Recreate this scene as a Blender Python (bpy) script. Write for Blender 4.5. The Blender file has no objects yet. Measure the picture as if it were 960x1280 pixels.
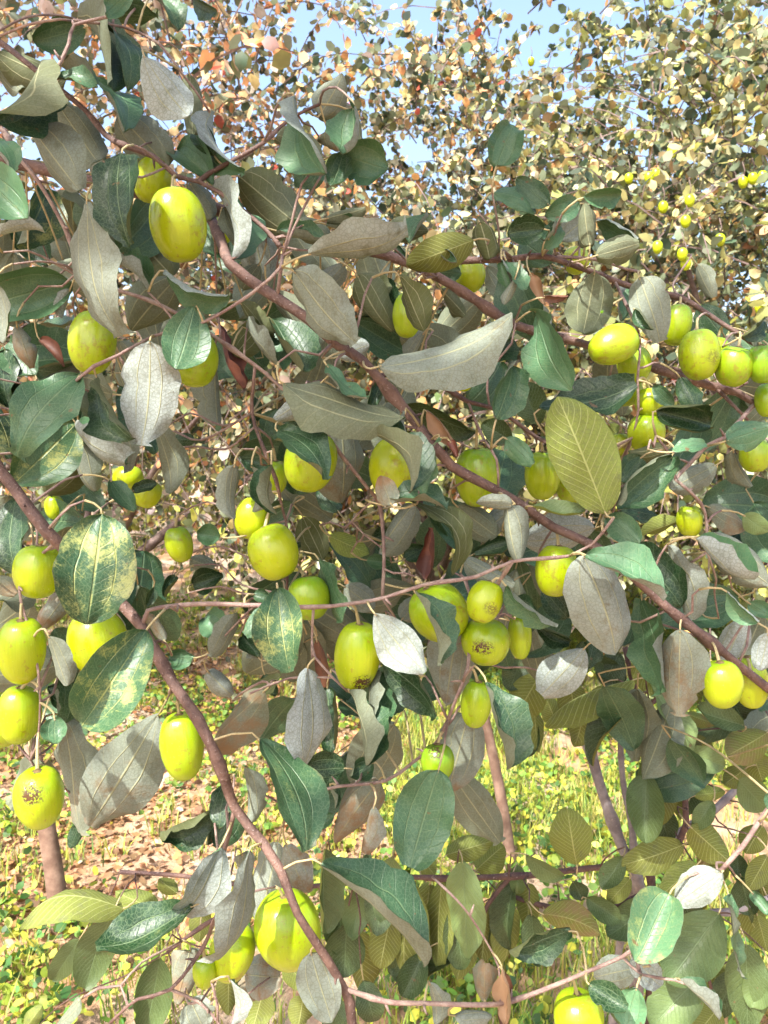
import bpy, math, random
import numpy as np
from mathutils import Vector, Matrix

# ---------------------------------------------------------------- camera, sky, sun
scn = bpy.context.scene
COL = scn.collection
CAM_H, HORIZON, FPX = 1.40, 560.0, 963.0
PITCH = math.atan((640 - HORIZON) / FPX)
cd = bpy.data.cameras.new("camera"); cam = bpy.data.objects.new("camera", cd); COL.objects.link(cam)
cam.location = (0, 0, CAM_H); cam.rotation_euler = (math.pi / 2 - PITCH, 0, 0)
cd.sensor_fit = 'VERTICAL'; cd.angle = 2 * math.atan(640 / FPX)
cd.clip_start = 0.02; cd.clip_end = 2000
cd.dof.use_dof = True; cd.dof.focus_distance = 0.66; cd.dof.aperture_fstop = 13.0
scn.camera = cam

SUN_EL, SUN_AZ = math.radians(52), math.radians(212)     # azimuth clockwise from +Y (the view direction)
w = bpy.data.worlds.new("World"); scn.world = w; w.use_nodes = True
sky = w.node_tree.nodes.new('ShaderNodeTexSky'); sky.sky_type = 'NISHITA'; sky.sun_disc = False
sky.sun_elevation = SUN_EL; sky.sun_rotation = SUN_AZ; sky.air_density = 1.0; sky.dust_density = 4.5
bg = w.node_tree.nodes['Background']; bg.inputs[1].default_value = 0.135
w.node_tree.links.new(sky.outputs[0], bg.inputs[0])
sd = bpy.data.lights.new("sun", 'SUN'); sd.energy = 3.6; sd.angle = math.radians(1.0); sd.color = (1, 0.97, 0.93)
sun = bpy.data.objects.new("sun", sd); COL.objects.link(sun)
SUN_DIR = Vector((math.sin(SUN_AZ) * math.cos(SUN_EL), math.cos(SUN_AZ) * math.cos(SUN_EL), math.sin(SUN_EL)))
sun.rotation_euler = SUN_DIR.to_track_quat('Z', 'Y').to_euler(); sun.location = SUN_DIR * 20
vs = scn.view_settings; vs.view_transform = 'Standard'; vs.look = 'None'; vs.gamma = 1; vs.exposure = 1.95
scn.render.engine = 'CYCLES'; scn.render.resolution_x = 768; scn.render.resolution_y = 1024
scn.cycles.max_bounces = 6; scn.cycles.diffuse_bounces = 3; scn.cycles.transparent_max_bounces = 4

CX = np.array((1.0, 0, 0)); CY = np.array((0, math.sin(PITCH), math.cos(PITCH))); CZ = np.array((0, math.cos(PITCH), -math.sin(PITCH)))
CAM = np.array((0, 0, CAM_H))
def P(px, py, d):
    """photo pixel + distance along the view axis -> world point"""
    return CAM + CX * ((px - 480) / FPX * d) - CY * ((py - 640) / FPX * d) + CZ * d
def on_ground(px, py):
    r = P(px, py, 1.0) - CAM
    return CAM + r * (-CAM_H / r[2])

# ---------------------------------------------------------------- node helper
class E:
    def __init__(s, nt, sock): s.nt, s.k = nt, sock
    def op(s, o, *b, clamp=False):
        n = s.nt.nodes.new('ShaderNodeMath'); n.operation = o; n.use_clamp = clamp
        for i, v in enumerate((s,) + b):
            if isinstance(v, E): s.nt.links.new(v.k, n.inputs[i])
            else: n.inputs[i].default_value = v
        return E(s.nt, n.outputs[0])
    def __add__(s, b): return s.op('ADD', b)
    def __sub__(s, b): return s.op('SUBTRACT', b)
    def __mul__(s, b): return s.op('MULTIPLY', b)
    def abs(s): return s.op('ABSOLUTE')
    def frac(s): return s.op('FRACT')
    def clip(s): return s.op('ADD', 0.0, clamp=True)
    def ramp(s, a, b):                      # smooth 0..1 from a to b
        n = s.nt.nodes.new('ShaderNodeMapRange'); n.interpolation_type = 'SMOOTHSTEP'
        s.nt.links.new(s.k, n.inputs[0])
        n.inputs[1].default_value, n.inputs[2].default_value = (a, b) if a < b else (b, a)
        n.inputs[3].default_value, n.inputs[4].default_value = (0, 1) if a < b else (1, 0)
        return E(s.nt, n.outputs[0])
class Mat:
    def __init__(s, name):
        s.m = bpy.data.materials.new(name); s.m.use_nodes = True; s.nt = s.m.node_tree
        s.b = s.nt.nodes['Principled BSDF']; s.out = s.nt.nodes['Material Output']
    def node(s, t, **kw):
        n = s.nt.nodes.new(t)
        for k, v in kw.items(): setattr(n, k, v)
        return n
    def link(s, a, b): s.nt.links.new(a.k if isinstance(a, E) else a, b)
    def uv(s):
        x = s.node('ShaderNodeSeparateXYZ'); s.link(s.node('ShaderNodeTexCoord').outputs['UV'], x.inputs[0])
        return E(s.nt, x.outputs[0]), E(s.nt, x.outputs[1])
    def coord(s, which='Object'): return s.node('ShaderNodeTexCoord').outputs[which]
    def objcol(s):
        x = s.node('ShaderNodeSeparateColor'); oi = s.node('ShaderNodeObjectInfo'); s.link(oi.outputs['Color'], x.inputs[0])
        return [E(s.nt, x.outputs[i]) for i in range(3)] + [E(s.nt, oi.outputs['Random'])]
    def noise(s, scale, detail=3, rough=0.55, vec=None, w=None):
        n = s.node('ShaderNodeTexNoise'); n.inputs['Scale'].default_value = scale; n.inputs['Detail'].default_value = detail
        n.inputs['Roughness'].default_value = rough
        if w is not None: n.noise_dimensions = '4D'; s.link(w, n.inputs['W'])
        if vec is not None: s.link(vec, n.inputs['Vector'])
        return E(s.nt, n.outputs[0])
    def net(s, w):
        n = s.node('ShaderNodeTexVoronoi', feature='DISTANCE_TO_EDGE'); n.inputs['Scale'].default_value = 330
        s.link(s.coord(), n.inputs['Vector']); return E(s.nt, n.outputs[0])
    def mix(s, f, a, b):
        n = s.node('ShaderNodeMix', data_type='RGBA')
        if isinstance(f, E): s.link(f, n.inputs[0])
        else: n.inputs[0].default_value = f
        for v, i in ((a, 6), (b, 7)):
            if isinstance(v, tuple): n.inputs[i].default_value = (*v, 1)
            else: s.link(v, n.inputs[i])
        return n.outputs[2]
    def bump(s, h, strength, dist):
        n = s.node('ShaderNodeBump'); n.inputs['Strength'].default_value = strength; n.inputs['Distance'].default_value = dist
        s.link(h, n.inputs['Height']); s.link(n.outputs[0], s.b.inputs['Normal']); return n
    def color(s, c):
        if isinstance(c, tuple): s.b.inputs['Base Color'].default_value = (*c, 1)
        else: s.link(c, s.b.inputs['Base Color'])
    def set(s, **kw):
        for k, v in kw.items():
            s.b.inputs[k.replace('_', ' ')].default_value = v
    def translucent(s, f, c):
        t = s.node('ShaderNodeBsdfTranslucent'); mx = s.node('ShaderNodeMixShader'); mx.inputs[0].default_value = f
        if isinstance(c, tuple): t.inputs[0].default_value = (*c, 1)
        else: s.link(c, t.inputs[0])
        s.link(s.b.outputs[0], mx.inputs[1]); s.link(t.outputs[0], mx.inputs[2]); s.link(mx.outputs[0], s.out.inputs[0])

def leaf_vein(m, kind):
    u, v = m.uv(); a = (u * 2.0 - 1.0).abs()
    mid = a.ramp(0.045, 0.012)
    if kind == 'jujube':
        oi = E(m.nt, m.node('ShaderNodeObjectInfo').outputs['Random']); wob = m.noise(22, 2, 0.5, m.coord()) - 0.5
        lat = (a - 0.42 - oi * 0.12 + wob * 0.22).abs().ramp(0.03, 0.004) * v.ramp(0.95, 0.6)
        sec = ((v * 10.0 + a * 2.3 + wob * 2.2 + oi).frac() - 0.5).abs().ramp(0.07, 0.0) * 0.45
    else:
        lat = ((v * 13.0 - a * 3.6).frac() - 0.5).abs().ramp(0.10, 0.02) * a.ramp(0.98, 0.8) * 0.8
        sec = ((v * 39.0 + a * 6.0).frac() - 0.5).abs().ramp(0.1, 0.0) * 0.12
    return u, v, a, mid.op('MAXIMUM', lat), sec

def mat_leaf_top(kind):
    m = Mat(kind + '_leaf_upper'); tone, mott, brown, rnd = m.objcol(); co = m.coord()
    u, v, a, vein, sec = leaf_vein(m, kind)
    n1 = m.noise(30, 4, 0.6, co, rnd * 40.0); n2 = m.noise(620, 3, 0.75, co, rnd * 40.0); n3 = m.noise(55, 4, 0.65, co, rnd * 17.0)
    dark, light = ((0.006, 0.030, 0.008), (0.105, 0.23, 0.11)) if kind == 'jujube' else ((0.022, 0.045, 0.010), (0.20, 0.28, 0.09))
    f = (tone + (n1 - 0.5) * 0.8 + (rnd - 0.5) * 0.15).clip()
    c = m.mix(f, dark, light)
    c = m.mix(((vein * (0.35 if kind == 'jujube' else 0.32)) + (sec * 0.2)).clip(), c, (0.26, 0.36, 0.18))
    vo = m.net(rnd); c = m.mix(vo.ramp(0.10, 0.0) * 0.30, c, (0.22, 0.30, 0.14))
    sp = (n2 * 0.7 + (n3 - 0.5) * 1.3 + mott * 0.26 + (vein + sec) * mott * 0.18).ramp(0.58, 0.84) * (mott * 0.75 + 0.06)
    c = m.mix(sp, c, (0.40, 0.42, 0.13))
    hs = m.noise(130, 2, 0.5, co, rnd * 23.0); c = m.mix(hs.ramp(0.70, 0.74) * 0.8, c, (0.16, 0.09, 0.04))
    edge = (a.ramp(0.72, 1.0).op('MAXIMUM', v.ramp(0.86, 1.0)) * (n3 * 1.6) * (brown * 0.9 + 0.18)).ramp(0.28, 0.6)
    c = m.mix(edge, c, (0.20, 0.13, 0.06))
    m.color(c); m.set(Roughness=0.42, Specular_IOR_Level=0.45)
    h = n1 * 0.9 + n2 * 0.10 - vein * 0.6 - sec * 0.35 + vo * 0.12
    m.bump(h, 0.65, 0.0020)
    m.translucent(0.22, m.mix(0.5, c, (0.28, 0.38, 0.03)))
    return m.m

def mat_leaf_under(kind):
    m = Mat(kind + '_leaf_underside'); tone, mott, brown, rnd = m.objcol(); co = m.coord()
    u, v, a, vein, sec = leaf_vein(m, kind)
    n1 = m.noise(28, 4, 0.6, co, rnd * 40.0); n2 = m.noise(380, 3, 0.7, co, rnd * 40.0); n3 = m.noise(75, 4, 0.7, co, rnd * 17.0)
    lo, hi, vc = ((0.095, 0.11, 0.035), (0.355, 0.40, 0.375), (0.36, 0.36, 0.20)) if kind == 'jujube' else ((0.13, 0.125, 0.018), (0.27, 0.37, 0.08), m.mix(0.55, m.mix(tone, (0.13, 0.125, 0.018), (0.27, 0.37, 0.08)), (0.60, 0.62, 0.26)))
    c = m.mix((tone + (n1 - 0.5) * 0.45 + (rnd - 0.5) * 0.14).clip(), lo, hi)
    c = m.mix((n2.ramp(0.45, 0.7) * 0.20 + n3.ramp(0.5, 0.7) * 0.38).clip(), c, (0.11, 0.125, 0.075))
    vo = m.net(rnd); c = m.mix(vo.ramp(0.14, 0.0) * 0.55, c, m.mix(0.6, c, (0.07, 0.065, 0.03)))
    c = m.mix(((vein * 0.75) + (sec * 0.4)).clip(), c, vc)
    dk = (n3 * 0.7 + n1 * 0.6).ramp(0.70, 0.85) * 0.35; c = m.mix(dk, c, (0.11, 0.10, 0.05))
    br = ((n3 * 1.2 + n1 * 0.6 + v * 0.25) * (brown * 0.8 + 0.25)).ramp(0.55, 0.95)
    c = m.mix(br, c, (0.24, 0.14, 0.07))
    spot = (n2 + n3 * 0.5).ramp(0.98, 1.04)
    c = m.mix(spot * 0.8, c, (0.05, 0.03, 0.02))
    m.color(c); m.set(Roughness=0.78, Specular_IOR_Level=0.3)
    m.bump(n1 * 0.8 + n2 * 0.35 + vein * 0.9 + sec * 0.35 - vo * 0.25, 0.55, 0.0016)
    m.translucent(0.22, m.mix(0.5, c, (0.30, 0.36, 0.04)))
    return m.m

def mat_dead():
    m = Mat('dead_leaf'); tone, mott, brown, rnd = m.objcol(); co = m.coord()
    n = m.noise(60, 4, 0.6, co, rnd * 30.0)
    c = m.mix(n.ramp(0.35, 0.65), (0.06, 0.016, 0.012), (0.17, 0.055, 0.03)); c = m.mix(tone, c, (0.30, 0.19, 0.10))
    m.color(c); m.set(Roughness=0.6); m.bump(n, 0.6, 0.002); return m.m

def mat_bark(name, a, b, scale, rough=0.75, spots=(0.42, 0.34, 0.30)):
    m = Mat(name); co = m.coord()
    n1 = m.noise(scale, 4, 0.65, co); n2 = m.noise(scale * 7, 3, 0.7, co)
    c = m.mix(n1.ramp(0.35, 0.7), a, b); c = m.mix(n2.ramp(0.60, 0.70) * 0.55, c, spots)
    m.color(c); m.set(Roughness=rough); m.bump(n1 * 0.6 + n2 * 0.8, 0.8, 0.0025); return m.m

def mat_fruit():
    m = Mat('jujube_skin'); green, scar, scz, rnd = m.objcol(); co = m.coord()
    x = m.node('ShaderNodeSeparateXYZ'); m.link(m.coord('Generated'), x.inputs[0]); gz = E(m.nt, x.outputs[2]); gx = E(m.nt, x.outputs[0]); gy = E(m.nt, x.outputs[1])
    n1 = m.noise(38, 3, 0.55, co, rnd * 40.0); n2 = m.noise(700, 2, 0.6, co); n3 = m.noise(190, 4, 0.7, co, rnd * 9.0)
    ang = m.node('ShaderNodeMath', operation='ARCTAN2'); m.link(gx - 0.5, ang.inputs[0]); m.link(gy - 0.5, ang.inputs[1])
    st = m.noise(6, 2, 0.5, None); cmb = m.node('ShaderNodeCombineXYZ'); m.link(E(m.nt, ang.outputs[0]) * 2.2, cmb.inputs[0]); m.link(gz * 0.35, cmb.inputs[1]); m.link(rnd * 30.0, cmb.inputs[2])
    m.link(cmb.outputs[0], st.k.node.inputs['Vector'])
    f = (green + (gz.ramp(0.45, 1.0)) * 0.35 + (n1 - 0.5) * 0.7 + (st - 0.5) * 0.35).clip()
    c = m.mix(f, (0.38, 0.435, 0.005), (0.14, 0.28, 0.008))
    c = m.mix(n2.ramp(0.66, 0.74) * 0.30, c, (0.62, 0.62, 0.16))
    blem = (n3 + n1 * 0.45).ramp(0.79, 0.90) * 0.6
    c = m.mix(blem, c, (0.24, 0.17, 0.02))
    # scar patch on the side turned to the light, at height scz
    d2 = ((gz - scz) * (gz - scz) * 2.2 + (gx - 0.38 - rnd * 0.3) * (gx - 0.38 - rnd * 0.3)).op('SQRT') + (n3 - 0.5) * 0.55
    patch = (d2.ramp(0.28, 0.12) * gy.ramp(0.55, 0.35) * scar * (n3 * 0.5 + n2 * 0.5).ramp(0.44, 0.52) * 1.5).clip()
    c = m.mix(patch, c, (0.075, 0.035, 0.012))
    m.color(c); m.set(Roughness=0.26, Specular_IOR_Level=0.5, Subsurface_Weight=0.12, Subsurface_Scale=0.008)
    m.b.inputs['Subsurface Radius'].default_value = (0.8, 1.0, 0.1)
    m.bump(n1 * 0.9 + n2 * 0.10 + st * 0.2 - patch * 0.8, 0.35, 0.0025)
    return m.m

def mat_attr_leaf(name, rough=0.6, tr=0.35, bumpy=False):
    m = Mat(name); at = m.node('ShaderNodeAttribute', attribute_name='tint')
    c = m.mix(m.noise(40, 2, 0.5, m.coord()).ramp(0.3, 0.7) * 0.35, at.outputs[0], (0.10, 0.10, 0.05))
    m.color(c); m.set(Roughness=rough, Specular_IOR_Level=0.4); m.translucent(tr, c); return m.m

def mat_ground():
    m = Mat('orchard_soil'); co = m.coord()
    n1 = m.noise(1.3, 5, 0.6, co); n2 = m.noise(9, 5, 0.65, co); n3 = m.noise(70, 4, 0.7, co)
    c = m.mix(n2.ramp(0.3, 0.7), (0.26, 0.18, 0.12), (0.46, 0.36, 0.27)); c = m.mix(n1.ramp(0.40, 0.60) * 0.8, c, (0.34, 0.17, 0.07))
    c = m.mix(n3.ramp(0.55, 0.7) * 0.4, c, (0.14, 0.09, 0.06))
    m.color(c); m.set(Roughness=0.95); m.bump(n2 * 0.7 + n3 * 0.5, 0.9, 0.03); return m.m

MAT = dict(jt=mat_leaf_top('jujube'), ju=mat_leaf_under('jujube'), gt=mat_leaf_top('guava'), gu=mat_leaf_under('guava'), dead=mat_dead(),
           bark=mat_bark('jujube_bark', (0.085, 0.045, 0.034), (0.19, 0.112, 0.085), 55, 0.7), twig=mat_bark('twig_bark', (0.19, 0.115, 0.095), (0.33, 0.24, 0.19), 90, 0.65),
           petiole=mat_bark('petiole_skin', (0.36, 0.29, 0.13), (0.46, 0.37, 0.20), 90, 0.6, (0.3, 0.2, 0.1)),
           guava_bark=mat_bark('guava_bark', (0.17, 0.14, 0.14), (0.33, 0.29, 0.28), 30, 0.7), guava_twig=mat_bark('guava_twig_bark', (0.07, 0.035, 0.03), (0.13, 0.07, 0.05), 50, 0.7),
           fruit=mat_fruit(), calyx=mat_bark('calyx_skin', (0.10, 0.06, 0.02), (0.22, 0.15, 0.05), 200, 0.8), pole=mat_bark('weathered_wood', (0.12, 0.065, 0.042), (0.23, 0.145, 0.10), 18, 0.9, (0.08, 0.045, 0.03)),
           far_bark=mat_bark('old_bark', (0.08, 0.05, 0.045), (0.17, 0.12, 0.10), 14, 0.85), crown=mat_attr_leaf('far_leaf', 0.55, 0.35), weed=mat_attr_leaf('weed_leaf', 0.55, 0.35), litter=mat_attr_leaf('fallen_leaf', 0.8, 0.05), soil=mat_ground())

# ---------------------------------------------------------------- mesh helpers
ORG = {}
def link(name, me, parent=None, origin=(0, 0, 0)):
    o = bpy.data.objects.new(name, me); COL.objects.link(o)
    origin = np.asarray(origin, float)
    if parent is not None: o.parent = parent; o.location = origin - ORG[parent.name]
    else: o.location = origin
    ORG[o.name] = origin
    return o
def mesh(name, V, F, mats, fm=None, uv=None, smooth=True):
    me = bpy.data.meshes.new(name); me.from_pydata([tuple(p) for p in V], [], F)
    for k in mats: me.materials.append(MAT[k])
    if fm is not None: me.polygons.foreach_set('material_index', np.asarray(fm, np.int32))
    if smooth: me.polygons.foreach_set('use_smooth', np.ones(len(F), bool))
    if uv is not None:
        li = np.empty(len(me.loops), np.int32); me.loops.foreach_get('vertex_index', li)
        l = me.uv_layers.new(name='UVMap'); l.data.foreach_set('uv', np.asarray(uv, np.float32)[li].ravel())
    me.update(); return me
def bulk(name, V, nper, F, tint, matk):
    """many copies of one face list: V (N,nper,3); tint (N,3)"""
    N = len(V); V = V.reshape(-1, 3).astype(np.float32)
    me = bpy.data.meshes.new(name); me.vertices.add(len(V)); me.vertices.foreach_set('co', V.ravel())
    sizes = np.array([len(f) for f in F], np.int32); idx = np.concatenate([np.array(f, np.int32) for f in F])
    loops = (idx[None] + (np.arange(N, dtype=np.int32) * nper)[:, None]).ravel()
    tot = np.tile(sizes, N); start = np.concatenate([[0], np.cumsum(tot)[:-1]]).astype(np.int32)
    me.loops.add(len(loops)); me.loops.foreach_set('vertex_index', loops)
    me.polygons.add(len(tot)); me.polygons.foreach_set('loop_start', start); me.polygons.foreach_set('loop_total', tot.astype(np.int32))
    me.update(calc_edges=True)
    me.materials.append(MAT[matk])
    a = me.color_attributes.new('tint', 'FLOAT_COLOR', 'POINT')
    cc = np.ones((N, nper, 4), np.float32); cc[:, :, :3] = tint[:, None, :]; a.data.foreach_set('color', cc.ravel())
    me.polygons.foreach_set('use_smooth', np.ones(len(tot), bool))
    return me
def unit(v): v = np.asarray(v, float); return v / (np.linalg.norm(v) + 1e-12)
def spline(pts, step):
    """Catmull-Rom through rows (x,y,z,r), sampled about every step metres"""
    pts = np.asarray(pts, float); Q = np.vstack([2 * pts[0] - pts[1], pts, 2 * pts[-1] - pts[-2]]); out = []
    for i in range(1, len(Q) - 2):
        n = max(1, int(np.linalg.norm(Q[i + 1, :3] - Q[i, :3]) / step)); t = np.arange(n)[:, None] / n
        a, b, c, d = Q[i - 1], Q[i], Q[i + 1], Q[i + 2]
        out.append(0.5 * (2 * b + (c - a) * t + (2 * a - 5 * b + 4 * c - d) * t ** 2 + (3 * b - 3 * c + d - a) * t ** 3))
    out.append(Q[-2][None]); return np.vstack(out)
def tube(path, sides=8, V0=0):
    """path rows (x,y,z,r) -> verts, faces"""
    n = len(path); V = []; F = []; T = np.gradient(path[:, :3], axis=0); up = np.array((0.3, 0.2, 0.93))
    for i in range(n):
        t = unit(T[i]); s = unit(np.cross(t, up)) if abs(np.dot(t, up)) < 0.97 else unit(np.cross(t, (1, 0, 0))); q = np.cross(s, t); up = q
        for k in range(sides):
            a = 2 * math.pi * k / sides; V.append(path[i, :3] + path[i, 3] * (s * math.cos(a) + q * math.sin(a)))
    for i in range(n - 1):
        for k in range(sides):
            a, b = i * sides + k, i * sides + (k + 1) % sides
            F.append((V0 + a, V0 + b, V0 + b + sides, V0 + a + sides))
    F.append(tuple(V0 + k for k in range(sides))[::-1]); F.append(tuple(V0 + (n - 1) * sides + k for k in range(sides)))
    return V, F
def tag(o, label, cat, group=None, kind=None):
    if label: o['label'] = label
    if cat: o['category'] = cat
    if group: o['group'] = group
    if kind: o['kind'] = kind
    return o
def thing(name, loc): return link(name, None, None, loc)

# ---------------------------------------------------------------- ground
rng = np.random.default_rng(7); random.seed(7)
def ground_z(x, y):
    return 0.025 * np.sin(x * 2.1 + 0.6) * np.cos(y * 1.7) + 0.012 * np.sin(x * 6.3 + y * 4.1) + 0.008 * np.sin(y * 9.7 - x * 5.0)
gx = np.concatenate([np.linspace(-120, -7, 14), np.linspace(-6, 6, 121), np.linspace(7, 120, 14)]); gy = np.concatenate([np.linspace(-60, -3, 8), np.linspace(-2, 9, 111), np.linspace(10, 200, 16)])
GX, GY = np.meshgrid(gx, gy); fall = np.clip(1.2 - np.hypot(GX, GY - 3) / 12, 0, 1); GZ = ground_z(GX, GY) * fall
nx, ny = len(gx), len(gy)
GF = [(j * nx + i, j * nx + i + 1, (j + 1) * nx + i + 1, (j + 1) * nx + i) for j in range(ny - 1) for i in range(nx - 1)]
g = link('ground', mesh('ground', np.stack([GX, GY, GZ], -1).reshape(-1, 3), GF, ['soil'])); tag(g, None, None, None, 'structure')

# ---------------------------------------------------------------- near jujube tree: boughs and twigs
# name: (distance, start px width, end px width, material, parent-side world points, photo pixels)
TR = np.array((-0.95, 0.95, 0.0))
fork = np.array((-0.86, 0.84, 1.25))
BR = {
 'A': (.745, 17, 9, 'bark', [fork, P(-170, 240, .78)], [(-60, 195), (17, 203), (141, 234), (268, 261), (330, 277), (420, 299), (506, 327), (547, 346), (595, 375), (644, 406), (730, 430), (822, 461), (871, 478), (922, 491), (960, 516), (1010, 545)]),
 'Z': (.70, 22, 8, 'bark', [fork, P(-260, 330, .78), P(-215, 130, .74)], [(-170, -20), (-120, -180)]),
 'B': (.635, 15, 12, 'bark', [P(255, 259, .745), P(272, 290, .70)], [(286, 328), (309, 348), (386, 399), (417, 427), (454, 451), (489, 492), (516, 523), (537, 551), (564, 582), (640, 623), (692, 659), (743, 682), (795, 723), (836, 761), (905, 816), (960, 860), (1060, 935)]),
 'C': (.60, 18, 11, 'bark', [fork, P(-190, 500, .68)], [(-60, 530), (0, 588), (34, 633), (58, 664), (90, 694), (158, 761), (177, 783), (216, 853), (247, 898), (275, 957), (294, 1010), (330, 1055), (351, 1088), (372, 1142), (410, 1201), (437, 1252), (442, 1300)]),
 'C2': (.60, 7, 4, 'twig', [], [(168, 772), (185, 763), (247, 755), (325, 757), (392, 759), (437, 755), (482, 747), (530, 731), (595, 721), (640, 702), (712, 695), (740, 681), (767, 647)]),
 'D': (.735, 10, 6, 'bark', [], [(535, 340), (564, 327), (640, 324), (678, 320), (730, 336), (788, 358), (850, 372), (905, 406), (955, 437), (1000, 470)]),
 'D2': (.70, 4, 3, 'twig', [], [(788, 358), (793, 403), (800, 430), (797, 475), (798, 513), (791, 547)]),
 'D3': (.73, 5, 3, 'twig', [], [(680, 321), (743, 324), (781, 336), (800, 340)]),
 'A2': (.74, 7, 4, 'bark', [], [(800, 453), (867, 468), (893, 484), (915, 505), (935, 525)]),
 'A3': (.74, 6, 3, 'bark', [], [(885, 482), (915, 488), (935, 478)]),
 'F': (.675, 6, 5, 'twig', [P(-205, 90, .735)], [(-60, 110), (3, 162), (17, 189), (48, 227), (81, 285), (96, 323), (107, 351), (165, 368), (206, 384), (261, 416), (330, 465), (351, 484), (389, 516), (423, 564), (461, 612), (475, 633), (480, 692), (478, 748)]),
 'G': (.66, 8, 6, 'bark', [P(-195, 40, .72)], [(-60, 20), (0, 53), (34, 79), (69, 107), (107, 138), (131, 168), (144, 177), (193, 196), (220, 220), (248, 227), (275, 241), (330, 285), (350, 308)]),
 'H': (.62, 5, 4, 'twig', [P(-215, 130, .74)], [(-90, 190), (0, 155), (38, 120), (65, 96), (86, 55), (93, 31), (134, 21), (158, 0), (170, -30)]),
 'H2': (.63, 4, 3, 'twig', [P(-180, 0, .705)], [(-60, 60), (0, 45), (34, 31), (76, 24), (92, 26)]),
 'I': (.68, 7, 4, 'bark', [], [(246, 227), (261, 217), (299, 196), (330, 178), (351, 158), (372, 143), (400, 130)]),
 'J': (.66, 4, 3, 'twig', [], [(134, 21), (155, 34), (199, 55), (223, 86), (244, 113), (262, 140)]),
 'K': (.61, 5, 4, 'twig', [], [(350, 305), (353, 320), (351, 334), (317, 365), (254, 403), (192, 420), (148, 444), (117, 458), (96, 475)]),
 'L': (.665, 7, 5, 'bark', [], [(462, 457), (502, 465), (551, 482), (585, 502), (612, 509), (640, 524), (671, 547), (695, 557)]),
 'L2': (.64, 4, 3, 'twig', [], [(585, 502), (597, 533), (606, 551), (621, 575), (623, 615)]),
 'M': (.66, 6, 4, 'twig', [P(945, 503, .745)], [(905, 547), (884, 557), (862, 580), (845, 600), (862, 614), (881, 640), (884, 690)]),
 'M2': (.655, 4, 3, 'twig', [], [(845, 600), (833, 561), (820, 545)]),
 'N': (.69, 5, 4, 'bark', [], [(318, 457), (315, 516), (331, 564), (345, 600), (352, 632), (361, 675), (358, 743)]),
 'Pp': (.66, 5, 4, 'twig', [], [(597, 722), (592, 780), (585, 833), (571, 871), (547, 926), (516, 953), (482, 976), (423, 983), (392, 990), (365, 1012)]),
 'Q': (.62, 7, 4, 'bark', [], [(290, 1002), (282, 1057), (268, 1098), (277, 1125), (265, 1156), (254, 1184), (213, 1237), (172, 1249), (138, 1278)]),
 'Q2': (.62, 4, 3, 'twig', [], [(172, 1249), (151, 1232), (124, 1235), (100, 1249)]),
 'Q3': (.62, 4, 3, 'twig', [], [(217, 1237), (248, 1252), (272, 1277), (285, 1300)]),
 'R': (.60, 7, 5, 'twig', [], [(437, 1252), (482, 1252), (530, 1254), (606, 1256), (640, 1251), (685, 1235), (733, 1215), (778, 1196), (795, 1184)]),
 'R2': (.60, 4, 3, 'twig', [], [(771, 1200), (802, 1218), (843, 1225), (871, 1235), (884, 1252)]),
 'S': (.62, 8, 6, 'twig', [P(1050, 928, .635)], [(1010, 965), (960, 1012), (929, 1057), (898, 1091)]),
 'T': (.60, 3, 3, 'twig', [], [(622, 1255), (623, 1208), (595, 1156), (571, 1125), (540, 1096)]),
 'U': (.69, 3, 2, 'twig', [], [(465, 618), (440, 652), (455, 668), (475, 683)]),
 'V': (.61, 4, 3, 'twig', [], [(395, 759), (390, 800), (394, 822), (416, 847), (434, 864)]),
 'W': (.61, 3, 3, 'twig', [], [(405, 836), (361, 848), (312, 867)]),
 'X': (.63, 4, 3, 'twig', [], [(60, 668), (45, 700), (24, 735), (40, 800), (50, 860), (47, 930), (38, 950)]),
}
tree = thing('jujube_tree', TR)
tag(tree, 'near jujube tree with purple brown boughs, silver backed leaves and yellow green fruit', 'tree')
tp = spline([(*TR, .075), (-.93, .93, .4, .06), (-.90, .88, .9, .05), (*fork, .042), (-.83, .75, 1.6, .03), (-.80, .55, 2.0, .024), (-.70, .30, 2.4, .015)], .04)
trunk = link('trunk', mesh('trunk', *[np.asarray(x) if i == 0 else x for i, x in enumerate(tube(tp - np.r_[TR, 0], 14))], ['far_bark']), tree, TR)
SAMP, SBR, BROBJ, POLY = [], [], {}, {}
def add_branch(key, path, matk, parent, name='branch', sides=9):
    r = random.Random(key)
    if name == 'branch':
        k = np.arange(len(path)); path = path.copy(); path[:, 3] *= 1 + 0.10 * np.sin(k * .9 + r.random() * 6) * np.sin(k * .37 + r.random() * 6)
        for _ in range(max(1, len(path) // 7)):                 # swollen nodes
            j = r.randrange(len(path)); path[max(0, j - 0):j + 1, 3] *= 1.28
    org = path[0, :3].copy(); q = path.copy(); q[:, :3] -= org
    V, F = tube(q, sides)
    if name == 'branch':
        for j in range(3, len(q) - 2, 3):
            if r.random() < .45: continue
            t = unit(q[j + 1, :3] - q[j - 1, :3]); sd_ = unit(np.cross(t, (r.uniform(-1, 1), r.uniform(-1, 1), r.uniform(-1, 1)))); ln = r.uniform(.004, .010); b0 = q[j, :3] + sd_ * q[j, 3] * .6
            a_, b_ = tube(np.array([(*b0, .0014), (*(b0 + sd_ * ln * .5 + t * ln * .2), .0011), (*(b0 + sd_ * ln + t * ln * .5), .0005)]), 5, len(V)); V = list(V) + a_; F = F + b_
    o = link(name, mesh(name, V, F, [matk]), parent, org); return o
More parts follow.
